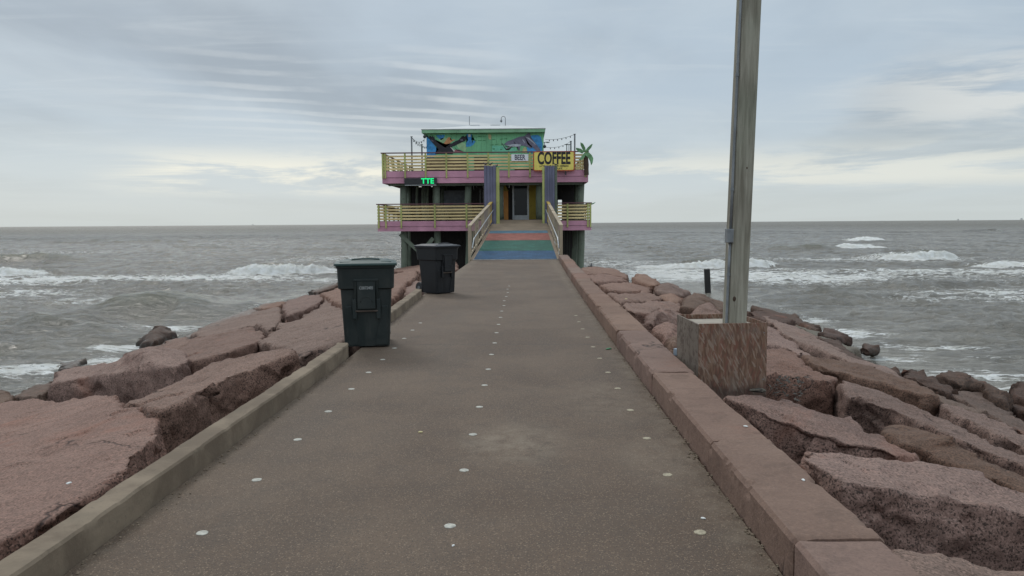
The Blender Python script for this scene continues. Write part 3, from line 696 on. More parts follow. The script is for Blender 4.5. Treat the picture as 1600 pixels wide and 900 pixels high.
LR([(287, 526), (329, 507), (360, 500), (360, 506), (330, 518), (300, 528)], 'narrow low pink slab on the outer edge of the left side', T=0.7, dz=-0.12, flare=0.15)
LR([(395, 482), (414, 474), (447, 472), (440, 476), (412, 482)], 'small raised pink block at the outer edge, left of the dark green bin', T=0.6, dz=0.04)
LR([(187, 560), (205, 548), (244, 532), (284, 528), (288, 534), (250, 546), (215, 560)],
   'brown washed block beside the dark red pointed rock', T=0.7, dz=-0.06, mat=MGB)
LR([(217, 536), (228, 522), (246, 512), (268, 510), (276, 520), (262, 524), (240, 534)],
   'dark red pointed rock standing at the left waterline', T=0.7, flare=0.08, dz=0.06, mat=MGD, dome=0.05)
LR([(163, 541), (167, 531), (222, 529), (218, 533), (195, 541)], 'flat olive grey slab lying in the left wash', T=0.5, flare=0.06, dz=-0.12, mat=MGR)
LR([(92, 576), (105, 563), (120, 556), (127, 568), (112, 578)], 'small brown peaked rock at the left water edge', T=0.6, flare=0.12, dz=0.02, mat=MGD)
LR([(-60, 622), (-5, 600), (40, 590), (96, 574), (150, 560), (140, 568), (70, 590), (10, 610)], 'long wet grey slab along the left waterline', T=0.5, flare=0.10, dz=-0.12, mat=MGR)
LR([(-90, 640), (-40, 612), (0, 606), (22, 618), (10, 628), (-40, 645)], 'dark rounded block cut by the left border', T=0.7, dz=0.02, mat=MGB)
LR([(20, 620), (50, 604), (78, 596), (84, 606), (60, 618)], 'low brown block between the big slab and the wet grey slab', T=0.6, dz=-0.04, mat=MGB)
LR([(483, 457), (500, 449), (527, 442), (528, 447), (500, 456)], 'dark wet block on the outer edge beside the dark green bin', T=0.6, dz=-0.02, mat=MGD)
LR([(236, 546), (262, 532), (292, 524), (300, 534), (276, 548), (250, 556)], 'red brown block below the dark pointed rock', T=0.7, dz=0.0)
# --- right side, near to far
RR([(1237, 709), (1260, 699), (1339, 711), (1437, 724), (1528, 741), (1620, 770), (1790, 830), (1740, 846), (1600, 800), (1471, 777), (1362, 763), (1310, 752), (1268, 730)],
   'largest smooth topped pink granite slab at the lower right', T=0.9, flare=0.10, dz=0.05, amp=(0.05, 0.03, 0.010))
RR([(1405, 874), (1440, 867), (1540, 874), (1620, 888), (1780, 920), (1780, 1010), (1450, 1010)],
   'grey pink block in the bottom right corner', T=0.8, flare=0.06, dz=-0.16)
RR([(1122, 617), (1164, 612), (1231, 627), (1311, 648), (1358, 672), (1428, 694), (1440, 708), (1410, 712), (1375, 697), (1309, 684), (1253, 667), (1198, 649), (1148, 627)],
   'long flat pink slab in front of the plywood box', T=0.8, flare=0.12, dz=0.03)
RR([(1150, 560), (1190, 545), (1226, 542), (1247, 554), (1257, 571), (1280, 583), (1309, 590), (1305, 600), (1275, 595), (1240, 590), (1180, 588)],
   'thick pink block with a square corner, right of the plywood box', T=0.75, flare=0.07, dz=0.05, amp=(0.04, 0.03, 0.01))
RR([(1312, 592), (1354, 606), (1430, 634), (1500, 662), (1568, 698), (1680, 750), (1690, 772), (1600, 728), (1500, 690), (1440, 664), (1392, 640), (1350, 626), (1325, 620)],
   'long diagonal granite block with a pale patch beside the square cornered block', T=0.8, flare=0.16, dz=0.04)
RR([(1376, 670), (1398, 661), (1440, 668), (1480, 688), (1530, 712), (1600, 744), (1680, 780), (1660, 800), (1580, 764), (1490, 728), (1430, 704), (1396, 692)],
   'rounded brown block behind the largest right slab', T=0.7, flare=0.12, dz=0.0, mat=MGB, dome=0.04)
RR([(1248, 554), (1300, 563), (1350, 568), (1390, 582), (1420, 594), (1456, 610), (1462, 621), (1438, 618), (1390, 603), (1330, 588), (1280, 572)],
   'dark faced granite block with a thin lit top edge, on the right slope', T=0.8, flare=0.14, dz=0.10, mat=MGB)
RR([(1190, 492), (1235, 508), (1258, 515), (1285, 531), (1330, 556), (1404, 586), (1420, 600), (1396, 594), (1338, 572), (1318, 562), (1280, 546), (1250, 536), (1222, 520)],
   'long orange tinged slab running diagonally to the water on the right', T=0.7, flare=0.10, dz=0.05)
RR([(1170, 508), (1202, 510), (1216, 520), (1250, 545), (1276, 557), (1250, 554), (1226, 542), (1170, 530)],
   'reddish block just behind the right corner of the plywood box', T=0.7, flare=0.12, dz=-0.02)
RR([(1168, 486), (1200, 487), (1238, 500), (1226, 507), (1190, 500)], 'small dark red block right of the wooden pole', T=0.7, flare=0.08, dz=0.02, mat=MGD)
RR([(1205, 487), (1240, 496), (1276, 512), (1300, 528), (1340, 548), (1330, 552), (1290, 534), (1255, 514), (1225, 502)],
   'smooth grey wet slab beyond the small dark red block', T=0.5, flare=0.08, dz=-0.12, mat=MGR)
RR([(1176, 478), (1206, 484), (1240, 494), (1270, 506), (1278, 516), (1250, 506), (1210, 492)], 'black weedy rock ridge at the waterline, right of the pole', T=0.6, dz=-0.06, mat=MGD)
RR([(1281, 520), (1287, 513), (1302, 514), (1320, 524), (1310, 528)], 'black low rock in the white wash on the right', T=0.28, dz=-0.05, mat=MGD, flare=0.3)
RR([(1347, 544), (1352, 539), (1364, 538), (1366, 543), (1358, 546)], 'tiny rounded rock awash on the right', T=0.16, dz=-0.14, flare=0.3, mat=MGD)
RR([(1282, 530), (1300, 532), (1325, 543), (1345, 556), (1398, 584), (1440, 606), (1420, 604), (1370, 580), (1330, 560), (1300, 546)],
   'narrow dark brown wet block below the orange tinged slab', T=0.6, flare=0.12, dz=0.0, mat=MGD)
RR([(1412, 586), (1420, 571), (1450, 586), (1498, 608), (1490, 614), (1460, 606)], 'wedge shaped brown rock with a flat sloping top at the right water edge', T=0.6, flare=0.08, dz=0.10, mat=MGD)
RR([(1462, 588), (1480, 577), (1504, 581), (1536, 594), (1560, 612), (1572, 626), (1556, 622), (1530, 606), (1500, 602)],
   'big black rock with a knobbly crest at the right water edge', T=0.7, flare=0.12, dz=0.10, mat=MGD, dome=0.05)
RR([(1480, 613), (1494, 608), (1530, 612), (1562, 632), (1605, 658), (1660, 690), (1620, 690), (1560, 655), (1520, 636)],
   'olive brown rounded rock in front of the big black rock', T=0.7, flare=0.14, dz=0.04, mat=MGB)
RR([(1456, 609), (1492, 626), (1528, 640), (1560, 656), (1548, 656), (1500, 640), (1464, 628)], 'thin brown strip of rock above the lower right slabs', T=0.6, dz=0.04, mat=MGB)
RR([(1466, 630), (1504, 641), (1540, 648), (1600, 676), (1700, 720), (1690, 740), (1600, 700), (1540, 672), (1486, 650)],
   'pale backed block with a pitted dark face near the right border', T=0.7, flare=0.14, dz=0.04)
RR([(1583, 617), (1590, 604), (1606, 598), (1640, 604), (1650, 620), (1610, 626)], 'black rounded boulder cut by the right border', T=0.6, flare=0.1, dz=0.10, mat=MGD, dome=0.05)
RR([(1568, 630), (1600, 626), (1660, 636), (1680, 660), (1620, 656)], 'dark jagged rock below the black boulder at the right border', T=0.6, dz=0.0, mat=MGD)
# far right-hand blocks along the wall
RR([(905, 421), (912, 417), (935, 416), (959, 420), (980, 428), (982, 434), (953, 429), (918, 427)], 'farthest pink slab at the foot of the right piling', T=0.6, dz=0.0)
RR([(914, 429), (943, 427), (971, 433), (984, 439), (935, 441), (920, 437)], 'pale flat slab second from the right piling', T=0.6, dz=0.0, flare=0.06)
RR([(934, 444), (984, 440), (1010, 445), (1018, 451), (1016, 457), (987, 456), (950, 452)], 'cracked slab between the pale flat slab and the widest flat slab', T=0.6, dz=0.02)
RR([(944, 455), (987, 457), (1017, 459), (1034, 467), (1010, 470), (968, 472)], 'widest flat pale slab midway along the right wall', T=0.6, dz=0.0, flare=0.05)
RR([(968, 474), (1008, 471), (1034, 469), (1051, 470), (1070, 479), (1076, 488), (1052, 486), (1030, 480), (1014, 492), (990, 488), (978, 481)], 'wrinkled slab with curved cracks beyond the plywood box', T=0.6, dz=0.02)
RR([(1006, 503), (1020, 489), (1032, 483), (1053, 484), (1070, 492), (1066, 502), (1040, 506), (1020, 510)], 'rounded ribbed boulder left of the plywood box', T=0.6, flare=0.14, dz=0.02, dome=0.10)
RR([(1020, 516), (1030, 506), (1047, 507), (1064, 514), (1066, 530), (1040, 528)], 'knobbly boulder against the left side of the plywood box', T=0.6, flare=0.12, dz=0.0, dome=0.08)
RR([(1040, 545), (1044, 534), (1052, 529), (1066, 531), (1068, 548), (1052, 556)], 'small dark boulder squeezed between the wall and the plywood box', T=0.5, flare=0.10, dz=-0.04, dome=0.08, mat=MGB)
RR([(989, 436), (994, 428), (1007, 427), (1020, 434), (1032, 443), (1026, 447), (1006, 441)], 'leaning red brown block at the far right shoulder', T=0.7, flare=0.05, dz=0.14, dome=0.05)
RR([(1022, 452), (1030, 445), (1040, 440), (1053, 443), (1078, 456), (1070, 461), (1046, 458)], 'dark topped red block left of the leaning sea post', T=0.7, flare=0.08, dz=0.12, dome=0.05)
RR([(1025, 460), (1048, 458), (1070, 462), (1064, 474), (1048, 472)], 'long low brown block under the dark topped red block', T=0.6, dz=0.02, flare=0.06, dome=0.04)
RR([(1062, 478), (1068, 466), (1084, 456), (1104, 463), (1130, 472), (1150, 482), (1120, 484), (1090, 484)], 'craggy peaked red boulder in front of the leaning sea post', T=0.8, flare=0.08, dz=0.16, dome=0.08, mat=MGB)
RR([(1074, 494), (1080, 482), (1092, 475), (1120, 480), (1150, 488), (1165, 500), (1120, 502)], 'pyramid shaped pink boulder behind the left rim of the plywood box', T=0.7, flare=0.08, dz=0.08, dome=0.10)
RR([(1010, 447), (1018, 442), (1032, 446), (1026, 454), (1018, 453)], 'small wedge of red rock below the leaning red brown block', T=0.6, dz=0.0)
random.seed(3)

# ------------------------------------------------------------------ grit along the foot of the wall
def grit():
    m = MB(); random.seed(21)
    for i in range(260):
        y = 3+abs(random.gauss(0, 1))*5.5; x = wall_x(y)-abs(random.gauss(0, 0.022))+0.012
        r = random.uniform(0.003, 0.011); m.sphere((x, y, r*0.3), r, 1, (1, random.uniform(.7, 1.4), 0.6))
    for i in range(120):
        y = 3+abs(random.gauss(0, 1))*5; m.sphere((-2.05+abs(random.gauss(0, 0.04)), y, 0.003), random.uniform(0.003, 0.010), 1, (1, 1, 0.6))
    o = m.build('gravel', CONC); tag(o, 'loose stone grit lying along both edges of the path', 'gravel', kind='stuff')
grit()

# ------------------------------------------------------------------ white discs on the path
DISC = mat_simple('white_disc', (0.40, 0.385, 0.335), 0.7, var=0.28, scale=45, bump=0.4)
DISCY = mat_simple('yellowed_disc', (0.33, 0.285, 0.20), 0.7, var=0.28, scale=45, bump=0.4)
ords = ['nearest', 'second', 'third', 'fourth', 'fifth', 'sixth', 'seventh', 'eighth', 'ninth', 'tenth', 'eleventh', 'twelfth', 'thirteenth', 'fourteenth', 'fifteenth', 'sixteenth', 'seventeenth', 'eighteenth']
rows = {'left': [(316, 833), (401, 750), (465, 687), (513, 643), (549, 608), (576, 582), (598, 562)],
        'middle': [(703, 822), (725, 735), (739, 679), (749, 636), (757, 602), (763, 577), (768, 554), (773, 536), (776, 520), (779, 507), (782, 496)],
        'right': [(1094, 832), (1043, 742), (1011, 685), (985, 641), (965, 607), (950, 582), (937, 560)]}
first = None
def disc_mesh(r, seed):
    m = MB(); n = 18; random.seed(seed)
    rr = [r*(1+random.uniform(-0.07, 0.05)) for _ in range(n)]
    rg = lambda f, z: [(math.cos(2*math.pi*k/n)*rr[k]*f, math.sin(2*math.pi*k/n)*rr[k]*f, z) for k in range(n)]
    m.rings([rg(1.02, 0.0), rg(1, 0.002), rg(0.8, 0.004)]); return m
for rn, pts in rows.items():
    for i, (px, py) in enumerate(pts):
        c = plane(px, py, 0)
        o = disc_mesh(0.030 if i < 6 or rn == 'middle' else 0.028, i*7+len(rn)).build('pavement_disc', DISCY if rn == 'right' else DISC)
        o.location = (c[0], c[1], 0.0005); o.rotation_euler = (0, 0, i*1.3)
        colr = 'yellowed' if rn == 'right' else 'white'
        tag(o, f'{ords[i]} {colr} disc in the {rn} row set into the path', 'disc', f'{rn} row of discs on the path')
# the rows go on, smaller and smaller, towards the ramp
for rn, n0, n1 in (('left', 7, 11), ('middle', 11, 18), ('right', 7, 12)):
    last = plane(*rows[rn][-1], 0); prev = plane(*rows[rn][-2], 0); stp = max(0.7, last[1]-plane(*rows[rn][-4], 0)[1])/3
    for j in range(n0, n1):
        o = disc_mesh(0.03, j+90).build('pavement_disc', DISC if rn != 'right' else DISCY); o.location = (last[0]+random.uniform(-.02, .02), last[1]+(j-n0+1)*stp, 0.0005)
        tag(o, f"{ords[j]} {'yellowed' if rn == 'right' else 'white'} disc in the {rn} row set into the path", 'disc', f'{rn} row of discs on the path')
# small litter and shells
def chip(px, py, z, r, mat, name, label, cat, sc=(1, .6, .35)):
    c = plane(px, py, z); m = MB().sphere((0, 0, r*0.25), r, 2, sc)
    for v_ in m.b.verts: v_.co += Vector((noise.noise(v_.co*90), noise.noise(v_.co*70+Vector((3, 0, 0))), 0))*r*0.25
    o = m.build(name, mat); o.location = c; o.rotation_euler = (0, 0, px); tag(o, label, cat); return o
chip(1165, 667, 0.2, 0.018, WHITEP, 'shell', 'white shell chip on the wall top before the plywood box', 'shell')
chip(1255, 751, 0.2, 0.016, WHITEP, 'shell', 'white shell chip on the wall top left of the largest slab', 'shell')
chip(1099, 811, 0.0, 0.016, WHITEP, 'shell', 'white chip on the path just beyond the nearest yellowed disc', 'shell')
chip(708, 853, 0.0, 0.011, WHITEP, 'shell', 'tiny white chip on the path just in front of the nearest middle disc', 'shell')
chip(108, 756, 0.12, 0.018, WHITEP, 'shell', 'white shell chip lying on the big lower left slab', 'shell')
chip(657, 676, 0.0, 0.020, MTAN, 'shell', 'small tan chip on the path left of the third middle disc', 'shell')
chip(951, 546, 0.0, 0.035, MDG, 'litter', 'green scrap of litter on the path near the right wall', 'litter', (0.5, 1.4, 0.3))
chip(978, 468, 0.0, 0.04, MTAN, 'litter', 'pale scrap lying against the far wall foot', 'litter')

# ------------------------------------------------------------------ plywood box, pole and lamp bits
BX = Vector((1.60, 7.08, -0.02)); ang = 0.075
box = empty('plywood_box', BX, ang); tag(box, 'weathered strand board box around the foot of the tall wooden pole', 'box')
W_, D_, H_ = 0.645, 0.74, 0.63; th = 0.016
MB().box(0, W_, 0, th, -0.12, H_).build('front_panel', OSB, box, bevel=0.002)
def slope_panel(x0, x1, h0, h1, name, mat):
    MB().hexa([(x0, th, -0.12), (x1, th, -0.12), (x1, D_, -0.12), (x0, D_, -0.12)], [(x0, th, h0), (x1, th, h0), (x1, D_, h1), (x0, D_, h1)]).build(name, mat, box, bevel=0.0015)
slope_panel(-0.004, th-0.004, H_-0.01, H_+0.0, 'side_panel', OSBG); slope_panel(W_-th, W_, H_, H_, 'side_panel', OSB)
MB().box(th, W_-th, D_-th, D_, 0, H_).build('back_panel', OSB, box, bevel=0.0015)
m = MB().box(th+0.002, W_-th-0.002, th+0.002, D_-th-0.002, 0.05, H_-0.045); m.build('concrete_fill', CONC_IN, box, bevel=0.01)
for z in (0.10, 0.54):
    MB().tube([(0.03, -0.004, z), (0.03, 0.01, z)], 0.005, 8).build('screw', GREYM, box)
    MB().tube([(W_-0.03, -0.004, z), (W_-0.03, 0.01, z)], 0.005, 8).build('screw', GREYM, box)
# pole
PB = Vector((1.990, 7.36, 0.3)); lean = 0.0285
pole = empty('wooden_pole', PB, rot=(0.0, lean, 0.12)); tag(pole, 'tall square weathered wooden pole rising out of the plywood box', 'pole')
m = MB().box(-0.088, 0.090, -0.088, 0.088, -0.3, 4.2); m.build('post', POSTW, pole, bevel=0.018, seg=3)
m = MB().tube([(-0.104, -0.065, z) for z in np.linspace(-0.2, 1.06, 6)], 0.013, 12); m.build('conduit', GREYM, pole, smooth=True)
m = MB().tube([(-0.104, -0.065, z) for z in np.linspace(1.16, 4.2, 9)], 0.013, 12); m.build('conduit', GREYM, pole, smooth=True)
jb = MB().box(-0.150, -0.0895, -0.115, -0.045, 1.05, 1.18).build('junction_box', GREYM, pole, bevel=0.006)
for z in (0.75, 1.55, 2.60, 3.6):
    MB().tube([(-0.104, -0.065, z-0.012), (-0.104, -0.065, z+0.012)], 0.018, 12).build('strap', GREYM, pole)
m = MB()
m.sphere((-0.045, -0.087, 0.52), 0.022, 2, (0.8, 0.25, 1.2)); m.build('knot', BROWNW, pole, smooth=True)
MB().sphere((0.02, -0.087, 1.75), 0.010, 2, (0.8, 0.3, 1.2)).build('knot', BROWNW, pole, smooth=True)
# small lamp wedged by the box
fl = empty('outdoor_floodlight', (1.575, 7.86, 0.20), 0.5); tag(fl, 'small blue grey metal lamp head wedged between the wall and the plywood box', 'floodlight')
MB().box(-0.055, 0.055, -0.03, 0.03, -0.02, 0.055).build('housing', mat_simple('blue_grey_metal', (0.30, 0.36, 0.42), 0.4, 0.2), fl, bevel=0.01)
MB().tube([(0.05, 0, 0), (0.10, -0.03, -0.03), (0.13, -0.08, -0.10)], 0.010, 8).build('cable', BLACK, fl, smooth=True)
MB().box(-0.04, 0.04, -0.036, -0.031, -0.005, 0.04).build('lens', GLASS, fl)
# seaweed scraps
def weed():
    m = MB(); random.seed(5)
    c = plane(1222, 612, -0.12)
    for i in range(90):
        x, y, z = c[0]+random.uniform(-0.12, 0.20), c[1]+random.uniform(-0.15, 0.15), c[2]+random.uniform(-0.05, 0.16)
        d = Vector((random.uniform(-1, 1), random.uniform(-1, 1), random.uniform(-.4, .6))).normalized()*random.uniform(0.03, 0.07); s_ = d.cross(Vector((0, 0, 1))).normalized()*random.uniform(0.006, 0.016)
        p = Vector((x, y, z)); q = [p-s_*0.3, p+d*0.5-s_+Vector((0, 0, .01)), p+d, p+d*0.5+s_]
        m.hexa(q, [a+Vector((0, 0, 0.002)) for a in q])
    o = m.build('dried_seaweed', mat_simple('dried_weed', (0.075, 0.065, 0.055), 0.8)); tag(o, 'heap of dried grey seaweed beside the plywood box', 'seaweed', kind='stuff')
weed()
def small_stone():
    m = MB(); m.sphere((0, 0, 0.0), 0.05, 2, (1.6, 0.8, 0.42))
    for v_ in m.b.verts: v_.co += v_.co.normalized()*0.015*noise.noise(v_.co*14)
    o = m.build('stone', MGR, smooth=True); o.location = plane(1184, 610, 0.0); tag(o, 'small pale flat stone under the front edge of the plywood box', 'stone')
small_stone()

# ------------------------------------------------------------------ wheeled bins
def mat_bin(name, c, dust):
    m, t = newmat(name); p = t.n('TexCoord').outputs['Object']; a = t.noise(p, 3.0, 6, 0.65, 0.6); g = t.noise(t.mapping(p, (6, 6, 0.8)), 2.0, 5, 0.6)
    col = t.mix(t.rng(a, 0.4, 0.75), c, tuple(x*0.5+y*0.5 for x, y in zip(c, dust)))
    col = t.mix(t.math('MULTIPLY', t.rng(g, 0.52, 0.75), 0.35), col, dust)
    finish(t, col, t.rng(a, 0.3, 0.7, 0.38, 0.58), t.noise(p, 60, 3), 0.12, 0.002, spec=0.4); return m
BING = mat_bin('dark_green_plastic', (0.009, 0.016, 0.016), (0.045, 0.047, 0.042)); BINB = mat_bin('black_plastic', (0.006, 0.007, 0.009), (0.020, 0.021, 0.024))
LIDG = mat_bin('dark_green_lid', (0.020, 0.050, 0.046), (0.07, 0.085, 0.08)); LIDB = mat_bin('black_lid', (0.020, 0.023, 0.030), (0.06, 0.065, 0.075))
RUSTM = mat_simple('rusty_bar', (0.10, 0.075, 0.06), 0.7, 0.3)
def rrect(w_, d_, z, r, cx=0, cy=0, n=4):
    pts = []
    for sx, sy, a0 in ((1, 1, 0), (-1, 1, 90), (-1, -1, 180), (1, -1, 270)):
        for k in range(n+1):
            a = rad(a0+90*k/n); pts.append((cx+sx*(w_/2-r)+r*math.cos(a), cy+sy*(d_/2-r)+r*math.sin(a), z))
    return pts
def wheeled_bin(loc, rz, bodym, lidm, label, front=True, wsc=1.0):
    """front = -Y side carries the lifting recess, wheels at the back"""
    t = empty('wheeled_bin', loc, rz); tag(t, label, 'bin'); t.scale = (wsc, 0.95, 1)
    m = MB()
    R_ = [rrect(0.53, 0.55, 0.02, 0.05), rrect(0.60, 0.66, 0.735, 0.06, 0, 0.02), rrect(0.655, 0.725, 0.755, 0.07, 0, 0.02), rrect(0.67, 0.77, 1.0, 0.07, 0, 0.03), rrect(0.70, 0.80, 1.01, 0.07, 0, 0.03), rrect(0.70, 0.80, 1.035, 0.07, 0, 0.03)]
    m.rings(R_); m.build('body', bodym, t, smooth=False)
    # lid: shallow pan with rim, raised panels and handle
    m = MB(); m.rings([rrect(0.725, 0.86, 1.036, 0.075, 0, 0.02), rrect(0.74, 0.88, 1.05, 0.08, 0, 0.02), rrect(0.73, 0.87, 1.068, 0.08, 0, 0.02), rrect(0.60, 0.72, 1.085, 0.09, 0, 0.04), rrect(0.50, 0.60, 1.10, 0.1, 0, 0.05)])
    lid = m.build('lid', lidm, t)
    for s_ in (-1, 1):
        m = MB().box(s_*0.24-0.06, s_*0.24+0.06, -0.33, 0.36, 1.066, 1.088); m.build('lid_rib', lidm, lid, bevel=0.006)
    m = MB().tube([(-0.17, -0.22, 1.09), (-0.15, -0.22, 1.112), (-0.05, -0.22, 1.118), (0.05, -0.22, 1.118), (0.15, -0.22, 1.112), (0.17, -0.22, 1.09)], 0.011, 8); m.build('lid_handle', lidm, lid, smooth=True)
    # front fluting: raised cheeks around a recess, lifting bar
    yf = lambda z: -0.275-(z-0.02)/0.715*0.035
    for s_ in (-1, 1):
        m = MB()
        m.hexa([(s_*0.155, yf(0.42)-0.004, 0.42), (s_*0.115, yf(0.42)-0.004, 0.42), (s_*0.115, yf(0.42)+0.05, 0.42), (s_*0.155, yf(0.42)+0.05, 0.42)],
               [(s_*0.140, -0.370, 0.86), (s_*0.105, -0.370, 0.86), (s_*0.105, -0.30, 0.86), (s_*0.140, -0.30, 0.86)])
        m.box(min(s_*0.115, s_*0.165), max(s_*0.115, s_*0.165), yf(0.42)-0.045, yf(0.42)+0.02, 0.37, 0.62)
        m.build('lift_guide', bodym, t, bevel=0.008)
        m = MB(); m.hexa([(s_*0.24, yf(0.02)-0.012, 0.03), (s_*0.09, yf(0.02)-0.012, 0.03), (s_*0.09, yf(0.02)+0.05, 0.03), (s_*0.24, yf(0.02)+0.05, 0.03)],
               [(s_*0.25, yf(0.5)-0.012, 0.53), (s_*0.18, yf(0.5)-0.012, 0.53), (s_*0.18, yf(0.5)+0.05, 0.53), (s_*0.25, yf(0.5)+0.05, 0.53)])
        m.build('front_rib', bodym, t, bevel=0.008)
    m = MB().box(-0.145, 0.145, -0.374, -0.30, 0.845, 0.875); m.build('recess_lip', bodym, t, bevel=0.006)
    MB().tube([(-0.13, yf(0.5)-0.035, 0.47), (0.13, yf(0.5)-0.035, 0.47)], 0.012, 10).build('lift_bar', RUSTM, t, smooth=True)
    # recessed dark panel set back under the band
    MB().box(-0.104, 0.104, -0.366, -0.33, 0.50, 0.844).build('number_panel', bodym, t, bevel=0.004)
    arc = [(0.07*math.cos(a), -0.367, 0.58+0.07*math.sin(a)) for a in np.linspace(0, math.pi, 12)]
    MB().tube(arc, 0.004, 6).build('embossed_arc', bodym, t, smooth=True)
    if front:
        text_obj('C0072405', 0.052, mat_simple('stencil_paint', (0.36, 0.37, 0.37), 0.7), 'number', t, Vector((0.0, -0.367, 0.76)), (rad(90), 0, 0), 0.75, 0.0, 0.001)
    else:
        MB().box(0.336, 0.344, -0.05, 0.09, 0.50, 0.512).build('side_bar', GREYM, t)
    for s_ in (-1, 1):
        wh = MB().tube([(s_*0.225, 0.36, 0.12), (s_*0.275, 0.36, 0.12)], 0.12, 24).build('wheel', BLACK, t, bevel=0.0)
        MB().tube([(s_*0.272, 0.36, 0.12), (s_*0.285, 0.36, 0.12)], 0.04, 16).build('hub', GREYM, wh)
    MB().tube([(-0.26, 0.36, 0.12), (0.26, 0.36, 0.12)], 0.012, 8).build('axle', GREYM, t)
    # rear handle
    MB().tube([(-0.26, 0.42, 0.99), (-0.26, 0.50, 1.0), (0.26, 0.50, 1.0), (0.26, 0.42, 0.99)], 0.014, 8).build('rear_handle', bodym, t, smooth=True)
    return t
wheeled_bin((-2.05, 9.80, 0.0), rad(11), BING, LIDG, 'dark green wheeled bin with a stencilled number, at the end of the long kerb', wsc=1.05)
wheeled_bin((-1.97, 17.15, 0.0), rad(48), BINB, LIDB, 'black wheeled bin turned sideways in front of the ramp', front=False)

# ------------------------------------------------------------------ post in the sea
sp = MB(); pa = plane(1108, 460, -1.7); rk = pa[1]
a = Vector((pa[0], rk, -2.6)); b_ = Vector(atY(1104.5, 420.5, rk))
sp.bar(a, b_, 0.23, 0.23); o = sp.build('sea_post', mat_paint_wood('black_wet_wood', (0.03, 0.028, 0.027), (0.06, 0.05, 0.04), 0.56, axis=2), None, off=a, bevel=0.015)
tag(o, 'dark leaning wooden post standing alone in the sea left of the pole', 'post')

# ------------------------------------------------------------------ the ramp
RP0, RP1 = 32.6, 44.0; RZ1 = 1.74
def rz_(y): return 0.012+(RZ1-0.012)*(y-RP0)/(RP1-RP0)
def rl(y): return -2.27+(y-RP0)/(RP1-RP0)*(2.27-1.69)
def rr_(y): return 1.38+(y-RP0)/(RP1-RP0)*(1.05-1.38)
ramp = empty('ramp', (-0.45, RP0, 0)); tag(ramp, 'sloping wooden ramp with blue, green and red mats up to the pier building', 'ramp')
ro = ramp.location
def ramp_strip(y0, y1, lift, th_, name, mat, inset=0.0):
    m = MB()
    m.hexa([(rl(y0)+inset, y0, rz_(y0)+lift-th_), (rr_(y0)-inset, y0, rz_(y0)+lift-th_), (rr_(y1)-inset, y1, rz_(y1)+lift-th_), (rl(y1)+inset, y1, rz_(y1)+lift-th_)],
           [(rl(y0)+inset, y0, rz_(y0)+lift), (rr_(y0)-inset, y0, rz_(y0)+lift), (rr_(y1)-inset, y1, rz_(y1)+lift), (rl(y1)+inset, y1, rz_(y1)+lift)])
    return m.build(name, mat, ramp, off=ro)
m = MB(); y = RP0+0.02
while y < RP1-0.02:
    y1 = min(RP1, y+0.14)
    m.hexa([(rl(y)-0.1, y, rz_(y)-0.04), (rr_(y)+0.1, y, rz_(y)-0.04), (rr_(y1)+0.1, y1-0.008, rz_(y1)-0.04), (rl(y1)-0.1, y1-0.008, rz_(y1)-0.04)],
           [(rl(y)-0.1, y, rz_(y)), (rr_(y)+0.1, y, rz_(y)), (rr_(y1)+0.1, y1-0.008, rz_(y1)), (rl(y1)-0.1, y1-0.008, rz_(y1))]); y = y1
m.build('deck_planks', DECKW, ramp, off=ro)
for s_ in (-1, 1):
    m = MB(); f = (lambda y: rl(y)-0.02) if s_ < 0 else (lambda y: rr_(y)+0.02)
    m.hexa([(f(RP0)-0.04, RP0, -0.3), (f(RP0)+0.04, RP0, -0.3), (f(RP1)+0.04, RP1, RZ1-0.42), (f(RP1)-0.04, RP1, RZ1-0.42)],
           [(f(RP0)-0.04, RP0, -0.03), (f(RP0)+0.04, RP0, -0.03), (f(RP1)+0.04, RP1, RZ1-0.045), (f(RP1)-0.04, RP1, RZ1-0.045)]); m.build('stringer', GREYW, ramp, off=ro)
def yat(py):
    sl = (RZ1-0.012)/(RP1-RP0); p = plane(810, py, 0.012-sl*RP0+0.0, 0, sl); return p[1]
def mat_rubber(name, c):
    m, t = newmat(name); p = pos(t); s = t.n('SeparateXYZ', {0: p})
    sx = t.math('ABSOLUTE', t.math('SINE', t.math('MULTIPLY', s.outputs[0], 52.0))); sy = t.math('ABSOLUTE', t.math('SINE', t.math('MULTIPLY', s.outputs[1], 30.0)))
    hole = t.math('MULTIPLY', t.rng(sx, 0.35, 0.6), t.rng(sy, 0.35, 0.6)); a = t.noise(p, 2.0, 5, 0.6)
    col = t.mix(t.rng(a, 0.3, 0.7), tuple(x*0.75 for x in c), tuple(min(1, x*1.2) for x in c))
    col = t.mix(t.math('MULTIPLY', hole, 0.6), col, tuple(x*0.35 for x in c))
    finish(t, col, 0.75, t.math('SUBTRACT', 1.0, hole), 0.5, 0.01, spec=0.3); return m
yA, yB, yC, yD, yE = 32.66, yat(392.5), yat(376), yat(365), yat(361)
ramp_strip(yA, yB-0.01, 0.022, 0.02, 'blue_mat', mat_rubber('blue_rubber', (0.025, 0.085, 0.17)), 0.06)
ramp_strip(yB, yC-0.03, 0.024, 0.02, 'green_mat', mat_rubber('green_rubber', (0.022, 0.115, 0.085)), 0.06)
ramp_strip(yC, yD-0.03, 0.024, 0.02, 'red_mat', mat_rubber('red_rubber', (0.31, 0.11, 0.085)), 0.05)
ramp_strip(yD, yE, 0.022, 0.02, 'blue_mat', mat_rubber('pale_blue_rubber', (0.10, 0.19, 0.25)), 0.05)
ramp_strip(RP0-0.05, RP0+0.03, 0.014, 0.02, 'threshold_strip', GREYM, 0.0)
